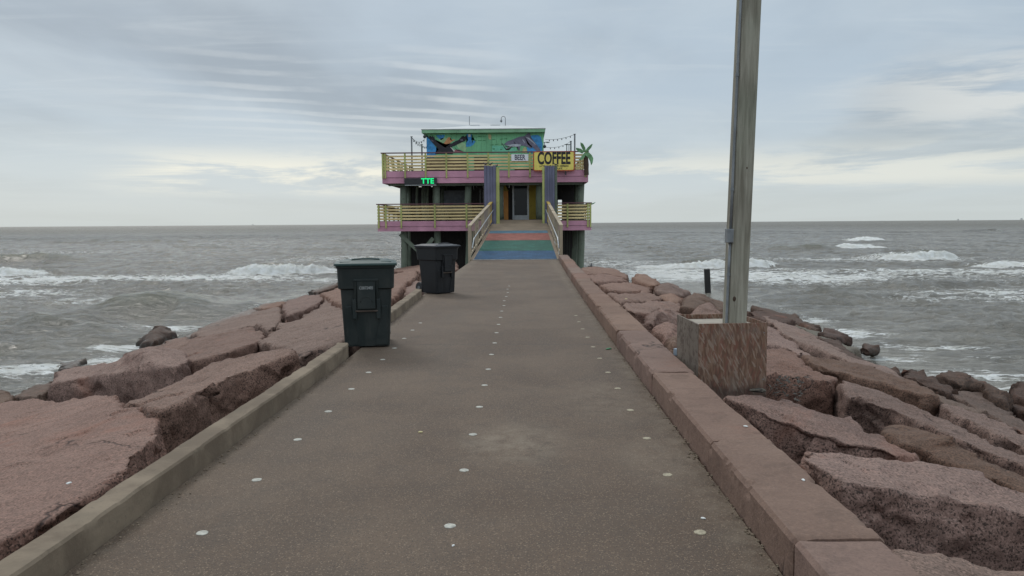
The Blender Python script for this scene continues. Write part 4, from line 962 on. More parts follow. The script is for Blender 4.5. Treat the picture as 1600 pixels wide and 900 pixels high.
# ramp railings
for s_, f in ((-1, lambda y: rl(y)-0.13), (1, lambda y: rr_(y)+0.13)):
    rail = empty('ramp_railing', (f(RP0), RP0, 0)); side = 'left' if s_ < 0 else 'right'
    tag(rail, f'{side} hand railing of the ramp, grey wood below and yellow near the top', 'railing', 'ramp railings')
    of = rail.location; hgt = lambda y: 1.38-(y-RP0)/(RP1-RP0)*0.26
    ys = [RP0+0.1, 35.4, 38.2, 41.2, 43.9]; ybr = 41.2
    for i, y in enumerate(ys):
        mt = GREYW if y < ybr+0.1 else YELRAIL
        MB().box(f(y)-0.06, f(y)+0.06, y-0.06, y+0.06, rz_(y)-0.35, rz_(y)+hgt(y)+0.02).build('post', mt, rail, off=of, bevel=0.008)
    for i, (y0, y1) in enumerate(zip(ys, ys[1:])):
        mt = GREYW if y1 < ybr+0.1 else YELRAIL
        stp = 0.05 if i else 0.0
        MB().bar((f(y0), y0, rz_(y0)+hgt(y0)+0.04), (f(y1), y1, rz_(y1)+hgt(y1)+0.04-stp*0.4), 0.15, 0.045).build('top_rail', mt, rail, off=of)
        MB().bar((f(y0), y0, rz_(y0)+0.14), (f(y1), y1, rz_(y1)+0.14), 0.05, 0.09).build('bottom_rail', mt, rail, off=of)
        n = max(2, int((y1-y0)/0.58))
        for j in range(1, n):
            y = y0+(y1-y0)*j/n
            MB().box(f(y)-0.018, f(y)+0.018, y-0.045, y+0.045, rz_(y)+0.10, rz_(y)+hgt(y)+0.01).build('baluster', mt, rail, off=of)
    g = lambda y: f(y)-s_*0.10
    MB().tube([(g(y), y, rz_(y)+0.75-(0.30 if y < RP0+0.5 else 0)) for y in (RP0+0.15, RP0+0.9, 36, 39, 42, 43.7)], 0.024, 8).build('handrail_pipe', GREYD, rail, off=of, smooth=True)

# ------------------------------------------------------------------ the pier building
B = empty('pier_building', (-2.4, 44.0, -1.6)); tag(B, 'two storey pier building with pink decks, yellow slat rails and a green mural hut', 'building')
bo = B.location
def part(m, name, mat, parent=None, **k):
    o = m.build(name, mat, parent or B, off=bo, **k); return o
LX0, LX1, UX0, UX1, BY0, BY1 = -8.48, 3.74, -8.16, 3.56, 44.0, 56.0
GX0, GX1 = -1.69, 1.05
# floors
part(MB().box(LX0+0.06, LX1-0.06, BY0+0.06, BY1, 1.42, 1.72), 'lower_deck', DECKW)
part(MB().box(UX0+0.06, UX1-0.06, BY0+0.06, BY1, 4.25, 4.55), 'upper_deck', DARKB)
def fascia(x0, x1, za, zb, zc, y=BY0):
    part(MB().box(x0, x1, y, y+0.055, za, zb-0.008), 'fascia_board', PINK, bevel=0.004)
    part(MB().box(x0, x1, y-0.03, y+0.055, zb+0.004, zc), 'fascia_board', PINK, bevel=0.004)
fascia(LX0, GX0-0.45, 1.13, 1.41, 1.70); fascia(GX1+0.35, LX1, 1.12, 1.40, 1.66)
fascia(UX0, UX1, 3.85, 4.18, 4.53)
for x in (LX0, LX1-0.055): part(MB().box(x, x+0.055, BY0+0.06, BY1, 1.13, 1.70), 'fascia_board', PINK)
for x in (UX0, UX1-0.055): part(MB().box(x, x+0.055, BY0+0.06, BY1, 3.85, 4.53), 'fascia_board', PINK)
# joists hanging under the upper deck
for i, x in enumerate(np.linspace(UX0+0.4, UX1-0.4, 13)): part(MB().box(x-0.04, x+0.04, BY0+0.1, BY1-0.1, 4.0, 4.25), 'joist', DARKB)
part(MB().box(UX0+0.3, UX1-0.3, BY0+0.25, BY0+0.45, 3.72, 3.99), 'beam', PILE)
part(MB().box(LX0+0.5, LX1-0.5, BY0+0.25, BY0+0.45, 1.14, 1.41), 'beam', PILE)
# railings with slats
def railing(x0, x1, zf, ztop, posts, nsl, slat_z, label=None, sidey=BY1):
    r_ = part(MB().box(x0-0.05, x1+0.03, BY0-0.10, BY0+0.07, ztop-0.055, ztop), 'deck_railing', CAPM, bevel=0.005)
    for x in posts: m = MB().box(x-0.045, x+0.045, BY0-0.085, BY0-0.036, zf-0.42, ztop-0.056); m.build('post', LIME, r_, off=bo, bevel=0.004)
    for z in slat_z: MB().box(x0, x1, BY0-0.03, BY0+0.008, z-0.050, z+0.050).build('slat', YEL, r_, off=bo)
    return r_
lz = [1.83, 2.00, 2.18, 2.35, 2.53]
Bx = lambda px: atY(px, 330, 44)[0]
railing(LX0, GX0-0.55, 1.72, 2.70, [LX0+0.08, Bx(603), Bx(627), Bx(679.5), Bx(729)], 5, lz)
railing(GX1+0.45, LX1, 1.72, 2.70, [Bx(886.7), Bx(918.5), LX1-0.05], 5, lz)
uz = [4.66, 4.84, 5.02, 5.19, 5.37]; Ux = lambda px: atY(px, 255, 44)[0]
railing(UX0, UX1, 4.55, 5.59, [UX0+0.05, Ux(602), Ux(633), Ux(665), Ux(697.6), Ux(730.7), Ux(763), Ux(795), Ux(828), Ux(914.7)], 5, uz)
def side_rail(x, zf, zt, zs):
    r_ = part(MB().box(x-0.05, x+0.05, BY0+0.08, BY1, zt-0.055, zt), 'deck_railing', CAPM)
    for y in np.linspace(BY0+0.3, BY1, 8): MB().box(x-0.04, x+0.04, y-0.05, y+0.05, zf-0.3, zt-0.056).build('post', LIME, r_, off=bo)
    for z in zs: MB().box(x-0.015, x+0.02, BY0+0.1, BY1, z-0.050, z+0.050).build('slat', YEL, r_, off=bo)
for x in (LX0+0.03, LX1-0.04): side_rail(x, 1.72, 2.70, lz)
for x in (UX0+0.03, UX1-0.04): side_rail(x, 4.55, 5.59, uz)
r_ = part(MB().box(UX0, UX1, BY1-0.05, BY1+0.05, 5.53, 5.59), 'deck_railing', CAPM)
for z in uz: MB().box(UX0, UX1, BY1-0.02, BY1+0.02, z-0.04, z+0.04).build('slat', YEL, r_, off=bo)
for x in np.linspace(UX0, UX1, 9): MB().box(x-0.05, x+0.05, BY1-0.07, BY1-0.022, 4.4, 5.53).build('post', LIME, r_, off=bo)
# pilings
def pile(x, y, r, zt, zb=-3.2):
    m = MB(); k = random.uniform(0.0, 0.06)
    m.tube([(x+k*math.sin(z*1.7), y, z) for z in np.linspace(zb, zt, 7)], [r*1.04, r*1.03, r*1.02, r, r, r*0.98, r*0.97], 14); part(m, 'piling', PILE, smooth=True)
fx = [Bx(629), Bx(681), Bx(731), Bx(909)]
for x in fx: pile(x, BY0+0.62, 0.20, 3.98)
pile(Bx(783), BY0+0.75, 0.14, 3.98, 1.75); pile(Bx(843.5), BY0+0.75, 0.20, 3.98, 1.75)
pile(Bx(900), BY0+1.1, 0.17, 1.4); pile(Bx(735), BY0+0.2, 0.10, 1.4)
for y in (47.0, 50.0, 53.0, 55.7):
    for x in np.linspace(-7.4, 2.9, 9): pile(x+random.uniform(-.25, .25), y, 0.15, 3.98 if y > 52 or x < -4.5 or x > 1.8 else 1.4)
for px in (645, 654, 662): pile(Bx(px), 45.9+random.random()*0.5, 0.075, 3.98, 1.7)
# near-black board backing added below the deck, standing in for its shadow
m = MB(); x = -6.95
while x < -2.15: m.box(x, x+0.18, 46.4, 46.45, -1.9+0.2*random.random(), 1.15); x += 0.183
part(m, 'under_deck_shade', DARKB)
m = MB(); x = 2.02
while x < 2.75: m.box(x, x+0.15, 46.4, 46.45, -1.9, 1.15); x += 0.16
part(m, 'under_deck_shade', DARKB)
# braces
for (p0, p1) in (((625, 366), (660, 398)), ((677, 372), (655, 398))):
    a = atY(*p0, BY0+0.35); b2 = atY(*p1, BY0+0.35); part(MB().bar(a, b2, 0.05, 0.22, up=(0, 0, 1)), 'brace', PILE)
# ground-floor room
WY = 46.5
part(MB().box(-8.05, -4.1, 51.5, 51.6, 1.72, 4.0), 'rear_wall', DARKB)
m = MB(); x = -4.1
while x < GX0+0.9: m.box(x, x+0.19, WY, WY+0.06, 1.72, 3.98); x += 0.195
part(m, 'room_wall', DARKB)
m = MB()
for x0, x1 in ((-0.79, -0.79+0.001),): pass
x = -0.79+1.0
while x < 1.45: m.box(x, x+0.17, WY, WY+0.06, 1.72, 3.98); x += 0.175
part(m, 'room_wall', BROWNW)
part(MB().box(-0.80, 0.22, WY, WY+0.06, 3.88, 3.98), 'lintel', BROWNW)
part(MB().box(-4.2, -4.1, WY, 52, 1.72, 3.98), 'room_wall', DARKB); part(MB().box(1.45, 1.55, WY, 52, 1.72, 3.98), 'room_wall', DARKB)
part(MB().box(1.56, 2.05, 49, 49.1, 1.72, 3.98), 'room_wall', DARKB); part(MB().box(2.30, 3.5, 49, 49.1, 1.72, 3.98), 'room_wall', DARKB)
part(MB().box(2.05, 2.30, 49, 49.1, 3.0, 3.98), 'room_wall', DARKB)
part(MB().box(Bx(688), Bx(725), WY-0.4, WY-0.35, 2.3, 3.52), 'grey_cupboard', PANELG)
# board standing left of the door
part(MB().box(Bx(826)+0.03, Bx(838)+0.05, WY-0.05, WY-0.005, 1.78, 3.85), 'mustard_board', MUST)
# door
door = part(MB().box(-0.79, 0.20, WY+0.03, WY+0.06, 1.74, 3.86), 'door', BLACK)
fr = MB(); fr.box(-0.79, -0.69, WY-0.02, WY+0.025, 1.74, 3.86).box(0.10, 0.20, WY-0.02, WY+0.025, 1.74, 3.86).box(-0.688, 0.098, WY-0.02, WY+0.025, 3.78, 3.86).box(-0.688, 0.098, WY-0.02, WY+0.025, 1.74, 2.02)
fr.build('frame', GREYD, door, off=bo)
MB().box(-0.686, 0.096, WY, WY+0.012, 2.022, 3.778).build('glass', GLASS, door, off=bo)
MB().tube([(-0.655, WY-0.05, 2.62), (-0.655, WY-0.05, 2.90)], 0.018, 8).build('handle', GREYM, door, off=bo)
# hut on the upper deck
HX0, HX1, HY, HZ = -5.92, 1.10, 46.5, 6.93
m = MB(); x = HX0
while x < HX1-0.01: x1 = min(HX1, x+0.30); m.box(x+0.003, x1-0.003, HY, HY+0.05, 4.56, HZ); x = x1
part(m, 'hut_wall', GREENW, bevel=0.003)
part(MB().box(HX0, HX0+0.06, HY+0.052, 52.5, 4.56, HZ), 'hut_wall', GREENW); part(MB().box(HX1-0.06, HX1, HY+0.052, 52.5, 4.56, HZ), 'hut_wall', GREENW); part(MB().box(HX0+0.06, HX1-0.06, 52.44, 52.5, 4.56, HZ), 'hut_wall', GREENW)
part(MB().box(HX0-0.24, HX1+0.08, HY-0.30, HY-0.24, 6.92, 7.12), 'eave_board', EAVE, bevel=0.006)
part(MB().box(HX0-0.24, HX1+0.08, HY-0.235, 52.8, 6.94, 6.99), 'soffit', EAVE)
part(MB().box(HX1+0.02, HX1+0.08, HY-0.235, 52.8, 6.992, 7.12), 'eave_board', MGRYP); part(MB().box(HX0-0.24, HX0-0.18, HY-0.235, 52.8, 6.992, 7.12), 'eave_board', EAVE)
m = MB(); m.hexa([(HX0-0.27, HY-0.33, 7.122), (HX1+0.11, HY-0.33, 7.122), (HX1+0.11, 52.85, 7.122), (HX0-0.27, 52.85, 7.122)], [(HX0-0.27, HY-0.33, 7.16), (HX1+0.11, HY-0.33, 7.16), (HX1+0.11, 52.85, 7.16), (HX0-0.27, 52.85, 7.16)])
roof = part(m, 'roof', ROOFW)
m = MB(); b = m.b
e = [(HX0-0.22, HY-0.28, 7.162), (HX1+0.06, HY-0.28, 7.162), (HX1+0.06, 52.8, 7.162), (HX0-0.22, 52.8, 7.162)]; rg_ = [(-3.7, 49.4, 7.72), (-0.9, 49.4, 7.72), (-0.9, 49.9, 7.72), (-3.7, 49.9, 7.72)]
m.hexa(e, rg_).build('roof_crown', ROOFW, roof, off=bo)
for x, s_ in ((-3.2, 1), (-1.9, 1)): MB().box(x-0.3, x+0.3, 49.5, 49.9, 7.722, 7.80).build('roof_hatch', ROOFW, roof, off=bo)
MB().tube([(-3.55, 49.6, 7.8), (-3.55, 49.6, 8.35)], 0.02, 6).build('vent_pipe', GREYM, roof, off=bo)
# ----- mural on the hut front: (x, y) photo points on the wall plane
def mur(pts, name, mat, layer=1):
    y = HY-0.004-0.006*layer
    P_ = [Vector(atY(px, py, y)) for px, py in pts]
    m = MB(); m.hexa(P_, [Vector((p.x, p.y+0.005, p.z)) for p in P_]); bmesh.ops.triangulate(m.b, faces=[f for f in m.b.faces if len(f.verts) > 4]); return part(m, name, mat)
def z3(x, y): return (655+x/14.52, 195+y/14.52)
def z4(x, y): return (765+x/14.52, 195+y/14.52)
def mp(f, l): return [f(*q) for q in l]
mur(mp(z3, [(168, 240), (250, 330), (330, 440), (400, 540), (420, 620), (330, 740), (168, 740)]), 'mural_sky', MBLUE, 1)
mur(mp(z3, [(380, 235), (580, 225), (560, 300), (500, 350), (430, 300)]), 'mural_sky', MBLUE, 1)
mur(mp(z3, [(820, 420), (920, 380), (1040, 420), (1080, 520), (1040, 600), (900, 540)]), 'mural_light', MLIM, 1)
mur(mp(z4, [(60, 470), (330, 480), (420, 520), (560, 520), (620, 560), (600, 620), (60, 620)]), 'mural_light', mural('mural_sea_green', (0.16, 0.50, 0.33)), 1)
mur(mp(z3, [(440, 330), (560, 290), (660, 300), (560, 430), (500, 420)]), 'mural_light', MLIM, 1)
mur(mp(z3, [(540, 440), (610, 350), (650, 290), (700, 280), (705, 340), (820, 330), (760, 370), (680, 430), (620, 480), (590, 520)]), 'mural_sun', MORA, 2)
mur(mp(z3, [(1075, 210), (1190, 215), (1180, 330), (1280, 380), (1230, 450), (1160, 490), (1060, 505), (1070, 400), (1110, 350)]), 'mural_wave', MBLUE, 1)
mur(mp(z3, [(820, 560), (900, 560), (1020, 615), (1020, 640), (760, 640)]), 'mural_pouch', MROSE, 2)
mur(mp(z3, [(180, 230), (225, 290), (240, 235), (285, 280), (290, 235), (325, 290), (335, 245), (355, 330), (400, 390), (480, 450), (560, 500), (600, 520), (650, 460), (740, 420), (820, 370), (900, 340), (960, 270), (975, 300), (1000, 250), (1010, 290), (1035, 270), (1075, 240), (1075, 310), (1040, 370), (960, 400), (880, 440), (800, 480), (720, 500), (750, 560), (780, 610), (760, 660), (360, 660), (380, 590), (440, 560), (400, 510), (330, 440), (270, 370), (230, 320), (150, 255)]), 'mural_pelican', MBLK, 3)
mur(mp(z3, [(700, 505), (740, 520), (770, 560), (810, 580), (790, 610), (750, 560)]), 'mural_neck', MWHT, 4)
mur(mp(z3, [(790, 490), (850, 560), (940, 580), (1020, 615), (960, 600), (850, 580)]), 'mural_beak', MBLK, 4)
mur(mp(z3, [(260, 340), (300, 345), (330, 375), (300, 380)]), 'mural_feather', MGRYP, 4)
mur(mp(z3, [(930, 330), (985, 325), (990, 360), (940, 362)]), 'mural_feather', MGRYP, 4)
mur(mp(z4, [(930, 260), (980, 235), (1100, 230), (1160, 270), (1200, 430), (1190, 640), (860, 640), (850, 520)]), 'mural_sea', MBLUE, 1)
mur(mp(z4, [(735, 640), (760, 540), (800, 500), (840, 560), (860, 640)]), 'mural_sand', MTAN, 2)
mur(mp(z4, [(330, 440), (400, 375), (520, 335), (660, 275), (790, 255), (870, 190), (920, 190), (945, 310), (1010, 380), (1090, 480), (1150, 560), (1140, 600), (1060, 590), (980, 510), (900, 430), (860, 440), (960, 520), (940, 535), (800, 480), (700, 470), (680, 580), (650, 575), (640, 490), (480, 500), (380, 470)]), 'mural_fish', MGRYP, 3)
mur(mp(z4, [(380, 465), (520, 440), (640, 435), (720, 450), (700, 480), (640, 495), (490, 498)]), 'mural_belly', MLGT, 4)
mur(mp(z4, [(810, 270), (900, 300), (1000, 390), (1050, 460), (1000, 420), (900, 340)]), 'mural_back', MLGT, 4)
mur(mp(z4, [(735, 330), (760, 335), (810, 415), (795, 412)]), 'mural_fin', MLGT, 4)
mur(mp(z4, [(60, 545), (95, 530), (130, 545), (95, 568)]), 'mural_shell', MDG, 2); mur(mp(z4, [(230, 560), (260, 540), (290, 560), (258, 578)]), 'mural_shell', MDG, 2)
mur(mp(z4, [(-30, 215), (10, 210), (40, 250), (35, 330), (0, 335), (-28, 300)]), 'mural_tan_shape', MTAN, 2)
for (x0, y0, x1, y1) in ((1190, 270, 1300, 345), (1330, 260, 1420, 350), (1440, 260, 1510, 350)): mur(mp(z3, [(x0, y0), (x1, y0), (x1, y0+14), (x0, y0+14)]), 'mural_stroke', MDG, 2); mur(mp(z3, [(x0, y1), (x1, y1), (x1, y1+14), (x0, y1+14)]), 'mural_stroke', MDG, 2)
for (x0, y0) in ((240, 320), (330, 310), (60, 330), (130, 440), (20, 450), (260, 440)): mur(mp(z4, [(x0, y0), (x0+70, y0-6), (x0+72, y0+8), (x0, y0+16)]), 'mural_stroke', MDG, 2)
mur(mp(z3, [(1110, 215), (1165, 215), (1165, 275), (1115, 275)]), 'mural_white_patch', MWHT, 3)
# dark brown panels on the foot of the hut wall behind the rail
for p0, p1 in ((666, 731), (741, 764)):
    xa, xb = atY(p0, 255, HY)[0], atY(p1, 255, HY)[0]
    part(MB().box(xa, xb, HY-0.06, HY-0.022, 4.57, 5.50), 'dark_panel', BROWNW)
part(MB().box(atY(795, 255, HY)[0]+0.35, HX1-0.02, HY-0.06, HY-0.022, 4.57, 4.80), 'skirting', BROWNW)
# eave lamps
for px, py in ((663.5, 213.5), (851, 229)):
    c = Vector(atY(px, py, HY-0.45)); o = part(MB().sphere(c, 0.10, 2), 'eave_lamp', BLACK, smooth=True)
    MB().tube([c, c+Vector((0.0, 0.25, 0.25))], 0.02, 6).build('bracket', BLACK, o, off=bo)

# ------------------------------------------------------------------ purple gate posts beside the ramp top
def gate_post(px0, px1, pytop, lime_side, label):
    y = 42.6; a = atY(px0, pytop, y); c = atY(px1, pytop, y)
    t = empty('gate_post', ((a[0]+c[0])/2, y, 0.6)); tag(t, label, 'post', 'painted posts at the ramp top'); of = t.location
    x = a[0]; n = 4; w_ = (c[0]-a[0])/n
    m = MB()
    for i in range(n): m.box(x+i*w_+0.004, x+(i+1)*w_-0.004, y-0.03*(i % 2), y+0.45, 0.6, a[2]-0.02*(i % 3))
    m.build('board_cladding', PURP, t, off=of, bevel=0.006)
    lx = (c[0]+0.01, c[0]+0.19) if lime_side > 0 else (a[0]-0.13, a[0]-0.01)
    MB().box(lx[0], lx[1], y+0.02, y+0.30, 0.6, a[2]-0.10).build('lime_board', LIME, t, off=of, bevel=0.006)
    if lime_side < 0: MB().box(c[0]+0.01, c[0]+0.14, y+0.02, y+0.3, 0.6, a[2]-0.02).build('dark_board', PILE, t, off=of, bevel=0.006)
    return t, a
g1, ga = gate_post(756, 774.5, 258.5, 1, 'purple clad post with a lime edge, left of the ramp top')
g2, gb = gate_post(851, 866.5, 258.5, -1, 'purple clad post with a dark edge, right of the ramp top below the yellow sign')

# ------------------------------------------------------------------ signs
def sign_box(x0, x1, y, z0, z1, mat, name, root, bevel=0.004, r=None, th_=0.05):
    m = MB().box(x0, x1, y, y+th_, z0, z1); return m.build(name, mat, root, off=root.location, bevel=bevel)
SY = 43.72; a = atY(833, 236.5, SY); c = atY(898, 267, SY)
cs = empty('coffee_sign', ((a[0]+c[0])/2, SY, c[2])); tag(cs, 'yellow COFFEE sign with a red border hung on the upper railing', 'sign'); co_ = cs.location
def rr_plate(x0, x1, y0, y1, z0, z1, r):
    m = MB(); w_, h_ = x1-x0, z1-z0; cx, cz = (x0+x1)/2, (z0+z1)/2
    pts = [(p[0]+cx, p[1]+cz) for p in rrect(w_, h_, 0, r)]
    m.hexa([(p[0], y0, p[1]) for p in pts], [(p[0], y1, p[1]) for p in pts]); return m
rr_plate(a[0], c[0], SY, SY+0.06, c[2], a[2], 0.09).build('border', REDB, cs, off=co_)
rr_plate(a[0]+0.06, c[0]-0.06, SY-0.006, SY-0.001, c[2]+0.06, a[2]-0.055, 0.06).build('face', SIGNY, cs, off=co_)
W2 = c[0]-a[0]; H2 = a[2]-c[2]; ctr = Vector((0, -0.011, H2*0.62))
text_obj('COFFEE', 0.93, INK, 'lettering', cs, ctr, (rad(90), 0, 0), 0.575, 0.032, 0.003)
text_obj('LATTE \u2022 CAPPUCCINO \u2022 ESPRESSO', 0.125, INK, 'lettering', cs, Vector((0, -0.011, H2*0.245)), (rad(90), 0, 0), 0.86, 0.003, 0.003)
text_obj('HOT CHOCOLATE', 0.12, INK, 'lettering', cs, Vector((0, -0.011, H2*0.125)), (rad(90), 0, 0), 0.92, 0.003, 0.003)
for s_ in (-1, 1): MB().box(s_*0.72-0.03+co_[0], s_*0.72+0.03+co_[0], SY-0.009, SY-0.007, c[2]+0.125, c[2]+0.135).build('rule', INK, cs, off=co_)
MB().box(0.62+co_[0], 0.70+co_[0], SY+0.01, SY+0.1, c[2]-0.22, c[2]-0.002).build('bracket', BLACK, cs, off=co_)
a = atY(799, 241, 43.86); c = atY(825.5, 251.3, 43.86)
bs = empty('beer_sign', ((a[0]+c[0])/2, 43.86, c[2])); tag(bs, 'small white BEER sign on the upper railing left of the yellow sign', 'sign')
sign_box(a[0], c[0], 43.86, c[2], a[2], SIGNW, 'face', bs, th_=0.03)
text_obj('BEER', 0.40, NAVY, 'lettering', bs, Vector((0, -0.006, (a[2]-c[2])*0.5)), (rad(90), 0, 0), 0.70, 0.008, 0.003)
a = atY(631.5, 278.3, 43.8); c = atY(682.5, 288.2, 43.8)
ls = empty('led_sign', ((a[0]+c[0])/2, 43.8, c[2])); tag(ls, 'black scrolling display with green letters TTE under the upper deck', 'sign')
sign_box(a[0], c[0], 43.8, c[2], a[2], BLACK, 'case', ls, th_=0.16)
text_obj('TTE', 0.415, LEDG, 'lettering', ls, Vector(((c[0]-a[0])/2-0.52, -0.006, (a[2]-c[2])*0.5)), (rad(90), 0, 0), 1.02, 0.012, 0.003)
MB().box(a[0]+0.03, c[0]-0.03, 43.84, 43.9, c[2]-0.05, c[2]-0.005).build('mount_rail', GREYD, ls, off=ls.location)
# tall pointed board beside the door
pt = empty('pointed_board', (atY(788, 340, 45.9)[0], 45.9, 1.73)); tag(pt, 'tall narrow orange board with pointed yellow roof left of the door', 'decoration')
MB().box(-0.04, 0.24, 0, 0.05, 0, 1.72).build('orange_strip', ORNG, pt, bevel=0.004)
MB().box(-0.16, -0.045, 0, 0.05, 0, 1.62).build('chequered_strip', WHITEP, pt, bevel=0.003)
for i in range(9): MB().box(-0.155, -0.08 if i % 2 else -0.05, -0.006, -0.001, 0.08+i*0.17, 0.16+i*0.17).build('dark_square', BLACK, pt)
MB().hexa([(-0.26, -0.01, 1.73), (0.28, -0.01, 1.73), (0.28, 0.06, 1.73), (-0.26, 0.06, 1.73)], [(-0.20, -0.01, 1.80), (0.22, -0.01, 1.80), (0.22, 0.06, 1.80), (-0.20, 0.06, 1.80)]).build('lower_roof', MUST, pt)
MB().hexa([(-0.19, 0, 1.81), (0.21, 0, 1.81), (0.21, 0.05, 1.81), (-0.19, 0.05, 1.81)], [(0.0, 0, 2.20), (0.02, 0, 2.20), (0.02, 0.05, 2.20), (0.0, 0.05, 2.20)]).build('pointed_roof', MUST, pt)

# ------------------------------------------------------------------ string light poles and strings
def thin_pole(px, py0, py1, Yv, name, label, r=0.03):
    a = Vector(atY(px, py1, Yv)); b2 = Vector(atY(px, py0, Yv)); a.z = 4.55; a.x = b2.x
    m = MB(); m.tube([a, b2], r, 8); m.tube([b2, b2+Vector((0, 0, 0.03))], r*1.5, 8)
    o = m.build(name, BLACK if 0 else GREYM, None, off=a, smooth=False); tag(o, label, 'pole', 'thin poles for the string lights'); return b2
q1 = thin_pole(643, 214, 238, 44.4, 'string_light_pole', 'taller thin grey pole on the left of the upper deck', 0.045)
q2 = thin_pole(659, 226, 238, 50.0, 'string_light_pole', 'shorter thin grey pole between the left rail corner and the hut', 0.05)
q3 = thin_pole(898, 210, 236, 44.4, 'string_light_pole', 'taller thin grey pole behind the yellow sign', 0.045)
q4 = thin_pole(892, 221, 236, 50.0, 'string_light_pole', 'shorter thin grey pole behind the yellow sign', 0.05)
def string(a, b2, sag, n, label):
    t = empty('string_lights', a); tag(t, label, 'string lights', 'string lights on the upper deck')
    a = Vector(a); b2 = Vector(b2); pts = [a.lerp(b2, k/16)-Vector((0, 0, sag*4*(k/16)*(1-k/16))) for k in range(17)]
    MB().tube(pts, 0.010, 5).build('wire', BLACK, t, off=a)
    for i in range(1, n+1):
        k = i/(n+1); p = a.lerp(b2, k)-Vector((0, 0, sag*4*k*(1-k)))
        m = MB().sphere(p-Vector((0, 0, 0.07)), 0.035, 1); m.tube([p, p-Vector((0, 0, 0.05))], 0.02, 6); m.build('bulb', BLACK, t, off=a)
hl = Vector(atY(664, 224, 46.3)); hr = Vector(atY(852, 218, 46.3))
string(q1, q2, 0.15, 4, 'short string of bulbs between the two thin poles left of the hut')
string(q2, Vector(atY(668, 228, 46.4)), 0.10, 3, 'short string of bulbs from the shorter left pole to the hut')
string(q1, Vector(atY(666, 214, 46.3)), 0.3, 5, 'string of bulbs from the taller left pole to the hut eave')
string(q3, hr, 0.10, 6, 'upper string of bulbs from the hut eave to the taller right pole')
string(q4, Vector(atY(853, 230, 46.3)), 0.15, 5, 'lower string of bulbs from the hut to the shorter right pole')
# small T stand behind the coffee sign
t_ = empty('t_stand', (atY(887, 236, 50)[0], 50, 4.55)); tag(t_, 'small T shaped stand behind the yellow sign', 'stand'); zt = atY(887, 226.5, 50)[2]-4.55
m = MB().tube([(-0.06, 0, 0), (-0.06, 0, zt)], 0.03, 6); m.tube([(0.08, 0, 0), (0.08, 0, zt)], 0.02, 6); m.build('legs', GREYM, t_)
MB().box(-0.2, 0.2, -0.04, 0.04, zt, zt+0.05).build('top_bar', GREYM, t_)
# side lamp
sd = atY(856, 222.5, 47); o = MB().sphere((0, 0, 0), 0.11, 2, (1.1, 0.7, 0.35)).tube([(-0.25, 0, 0.0), (0, 0, 0.03)], 0.02, 6).build('wall_lamp', GREYM, smooth=True); o.location = sd; tag(o, 'small grey flat lamp sticking out from the right side of the hut', 'lamp')
# gooseneck lamp on the roof
ga_ = Vector(atY(789.6, 195, 49.5)); gt = Vector(atY(789.6, 185, 49.5)); gl_ = empty('gooseneck_lamp', ga_); tag(gl_, 'gooseneck lamp bending over on top of the white roof', 'lamp')
zz = gt.z-ga_.z; pts = [(0, 0, -0.25), (0, 0, zz)]+[(-0.13+0.13*math.cos(t), 0, zz+0.13*math.sin(t)) for t in np.linspace(0.3, math.pi, 7)]+[(-0.26, 0, zz-0.05)]
MB().tube(pts, 0.02, 8).build('neck', GREYM, gl_, smooth=True)
MB().tube([(-0.26, 0, zz-0.05), (-0.26, 0, zz-0.12), (-0.26, 0, zz-0.20)], [0.03, 0.06, 0.075], 10).build('shade', GREYM, gl_, smooth=True)
MB().sphere((-0.26, 0, zz-0.20), 0.05, 2).build('bulb', GLASS, gl_, smooth=True)

# ------------------------------------------------------------------ cut-out palm at the right corner
PY = 43.7
pm = empty('palm_decoration', (atY(917, 262, PY)[0], PY, atY(917, 276, PY)[2])); tag(pm, 'green painted cut out palm tree on the right corner of the upper deck', 'palm decoration')
of = pm.location
def zp(x, y): return (820+x/13.23, 225+y/13.23)
FR = mat_simple('palm_frond_paint', (0.13, 0.27, 0.12), 0.6, var=0.3)
fronds = [[(1230, 160), (1160, 100), (1060, 80), (1050, 110), (1110, 165), (1190, 200)], [(1210, 150), (1150, 30), (1145, -30), (1200, -5), (1250, 80), (1260, 170)],
          [(1240, 160), (1290, 80), (1370, 10), (1400, 5), (1370, 80), (1290, 170)], [(1230, 180), (1180, 240), (1130, 310), (1100, 330), (1190, 330), (1240, 260), (1260, 200)],
          [(1250, 180), (1320, 170), (1380, 230), (1412, 300), (1395, 400), (1365, 450), (1345, 360), (1310, 290), (1250, 230)]]
for i, f_ in enumerate(fronds):
    P_ = [Vector(atY(*zp(*q), PY-0.03-0.012*i)) for q in f_]; cxy = sum(P_, Vector())/len(P_)
    root_ = Vector(atY(*zp(1235, 175), PY-0.03))
    m = MB(); m.hexa([p+Vector((0, -0.25*(p-root_).length, 0)) for p in P_], [p+Vector((0, -0.25*(p-root_).length+0.02, 0)) for p in P_]); bmesh.ops.triangulate(m.b, faces=[f for f in m.b.faces if len(f.verts) > 4]); m.build('frond', FR, pm, off=of)
a = Vector(atY(*zp(1275, 640), PY+0.05)); b2 = Vector(atY(*zp(1262, 210), PY+0.05))
MB().tube([a, a.lerp(b2, .25), a.lerp(b2, .5), a.lerp(b2, .75), b2], [0.14, 0.13, 0.15, 0.13, 0.12], 10).build('trunk', BROWNW, pm, off=of)
# little side spike at the lower right rail
sk = Vector(atY(924, 319, 44.1)); o = MB().tube([Vector((0, 0, 0)), Vector((0.12, 0, 0.04)), Vector((0.24, 0, 0.11))], [0.035, 0.03, 0.006], 8).build('fishing_rod_holder', MDG, None); o.location = sk; tag(o, 'short dark spike pointing out of the right end of the lower railing', 'holder')

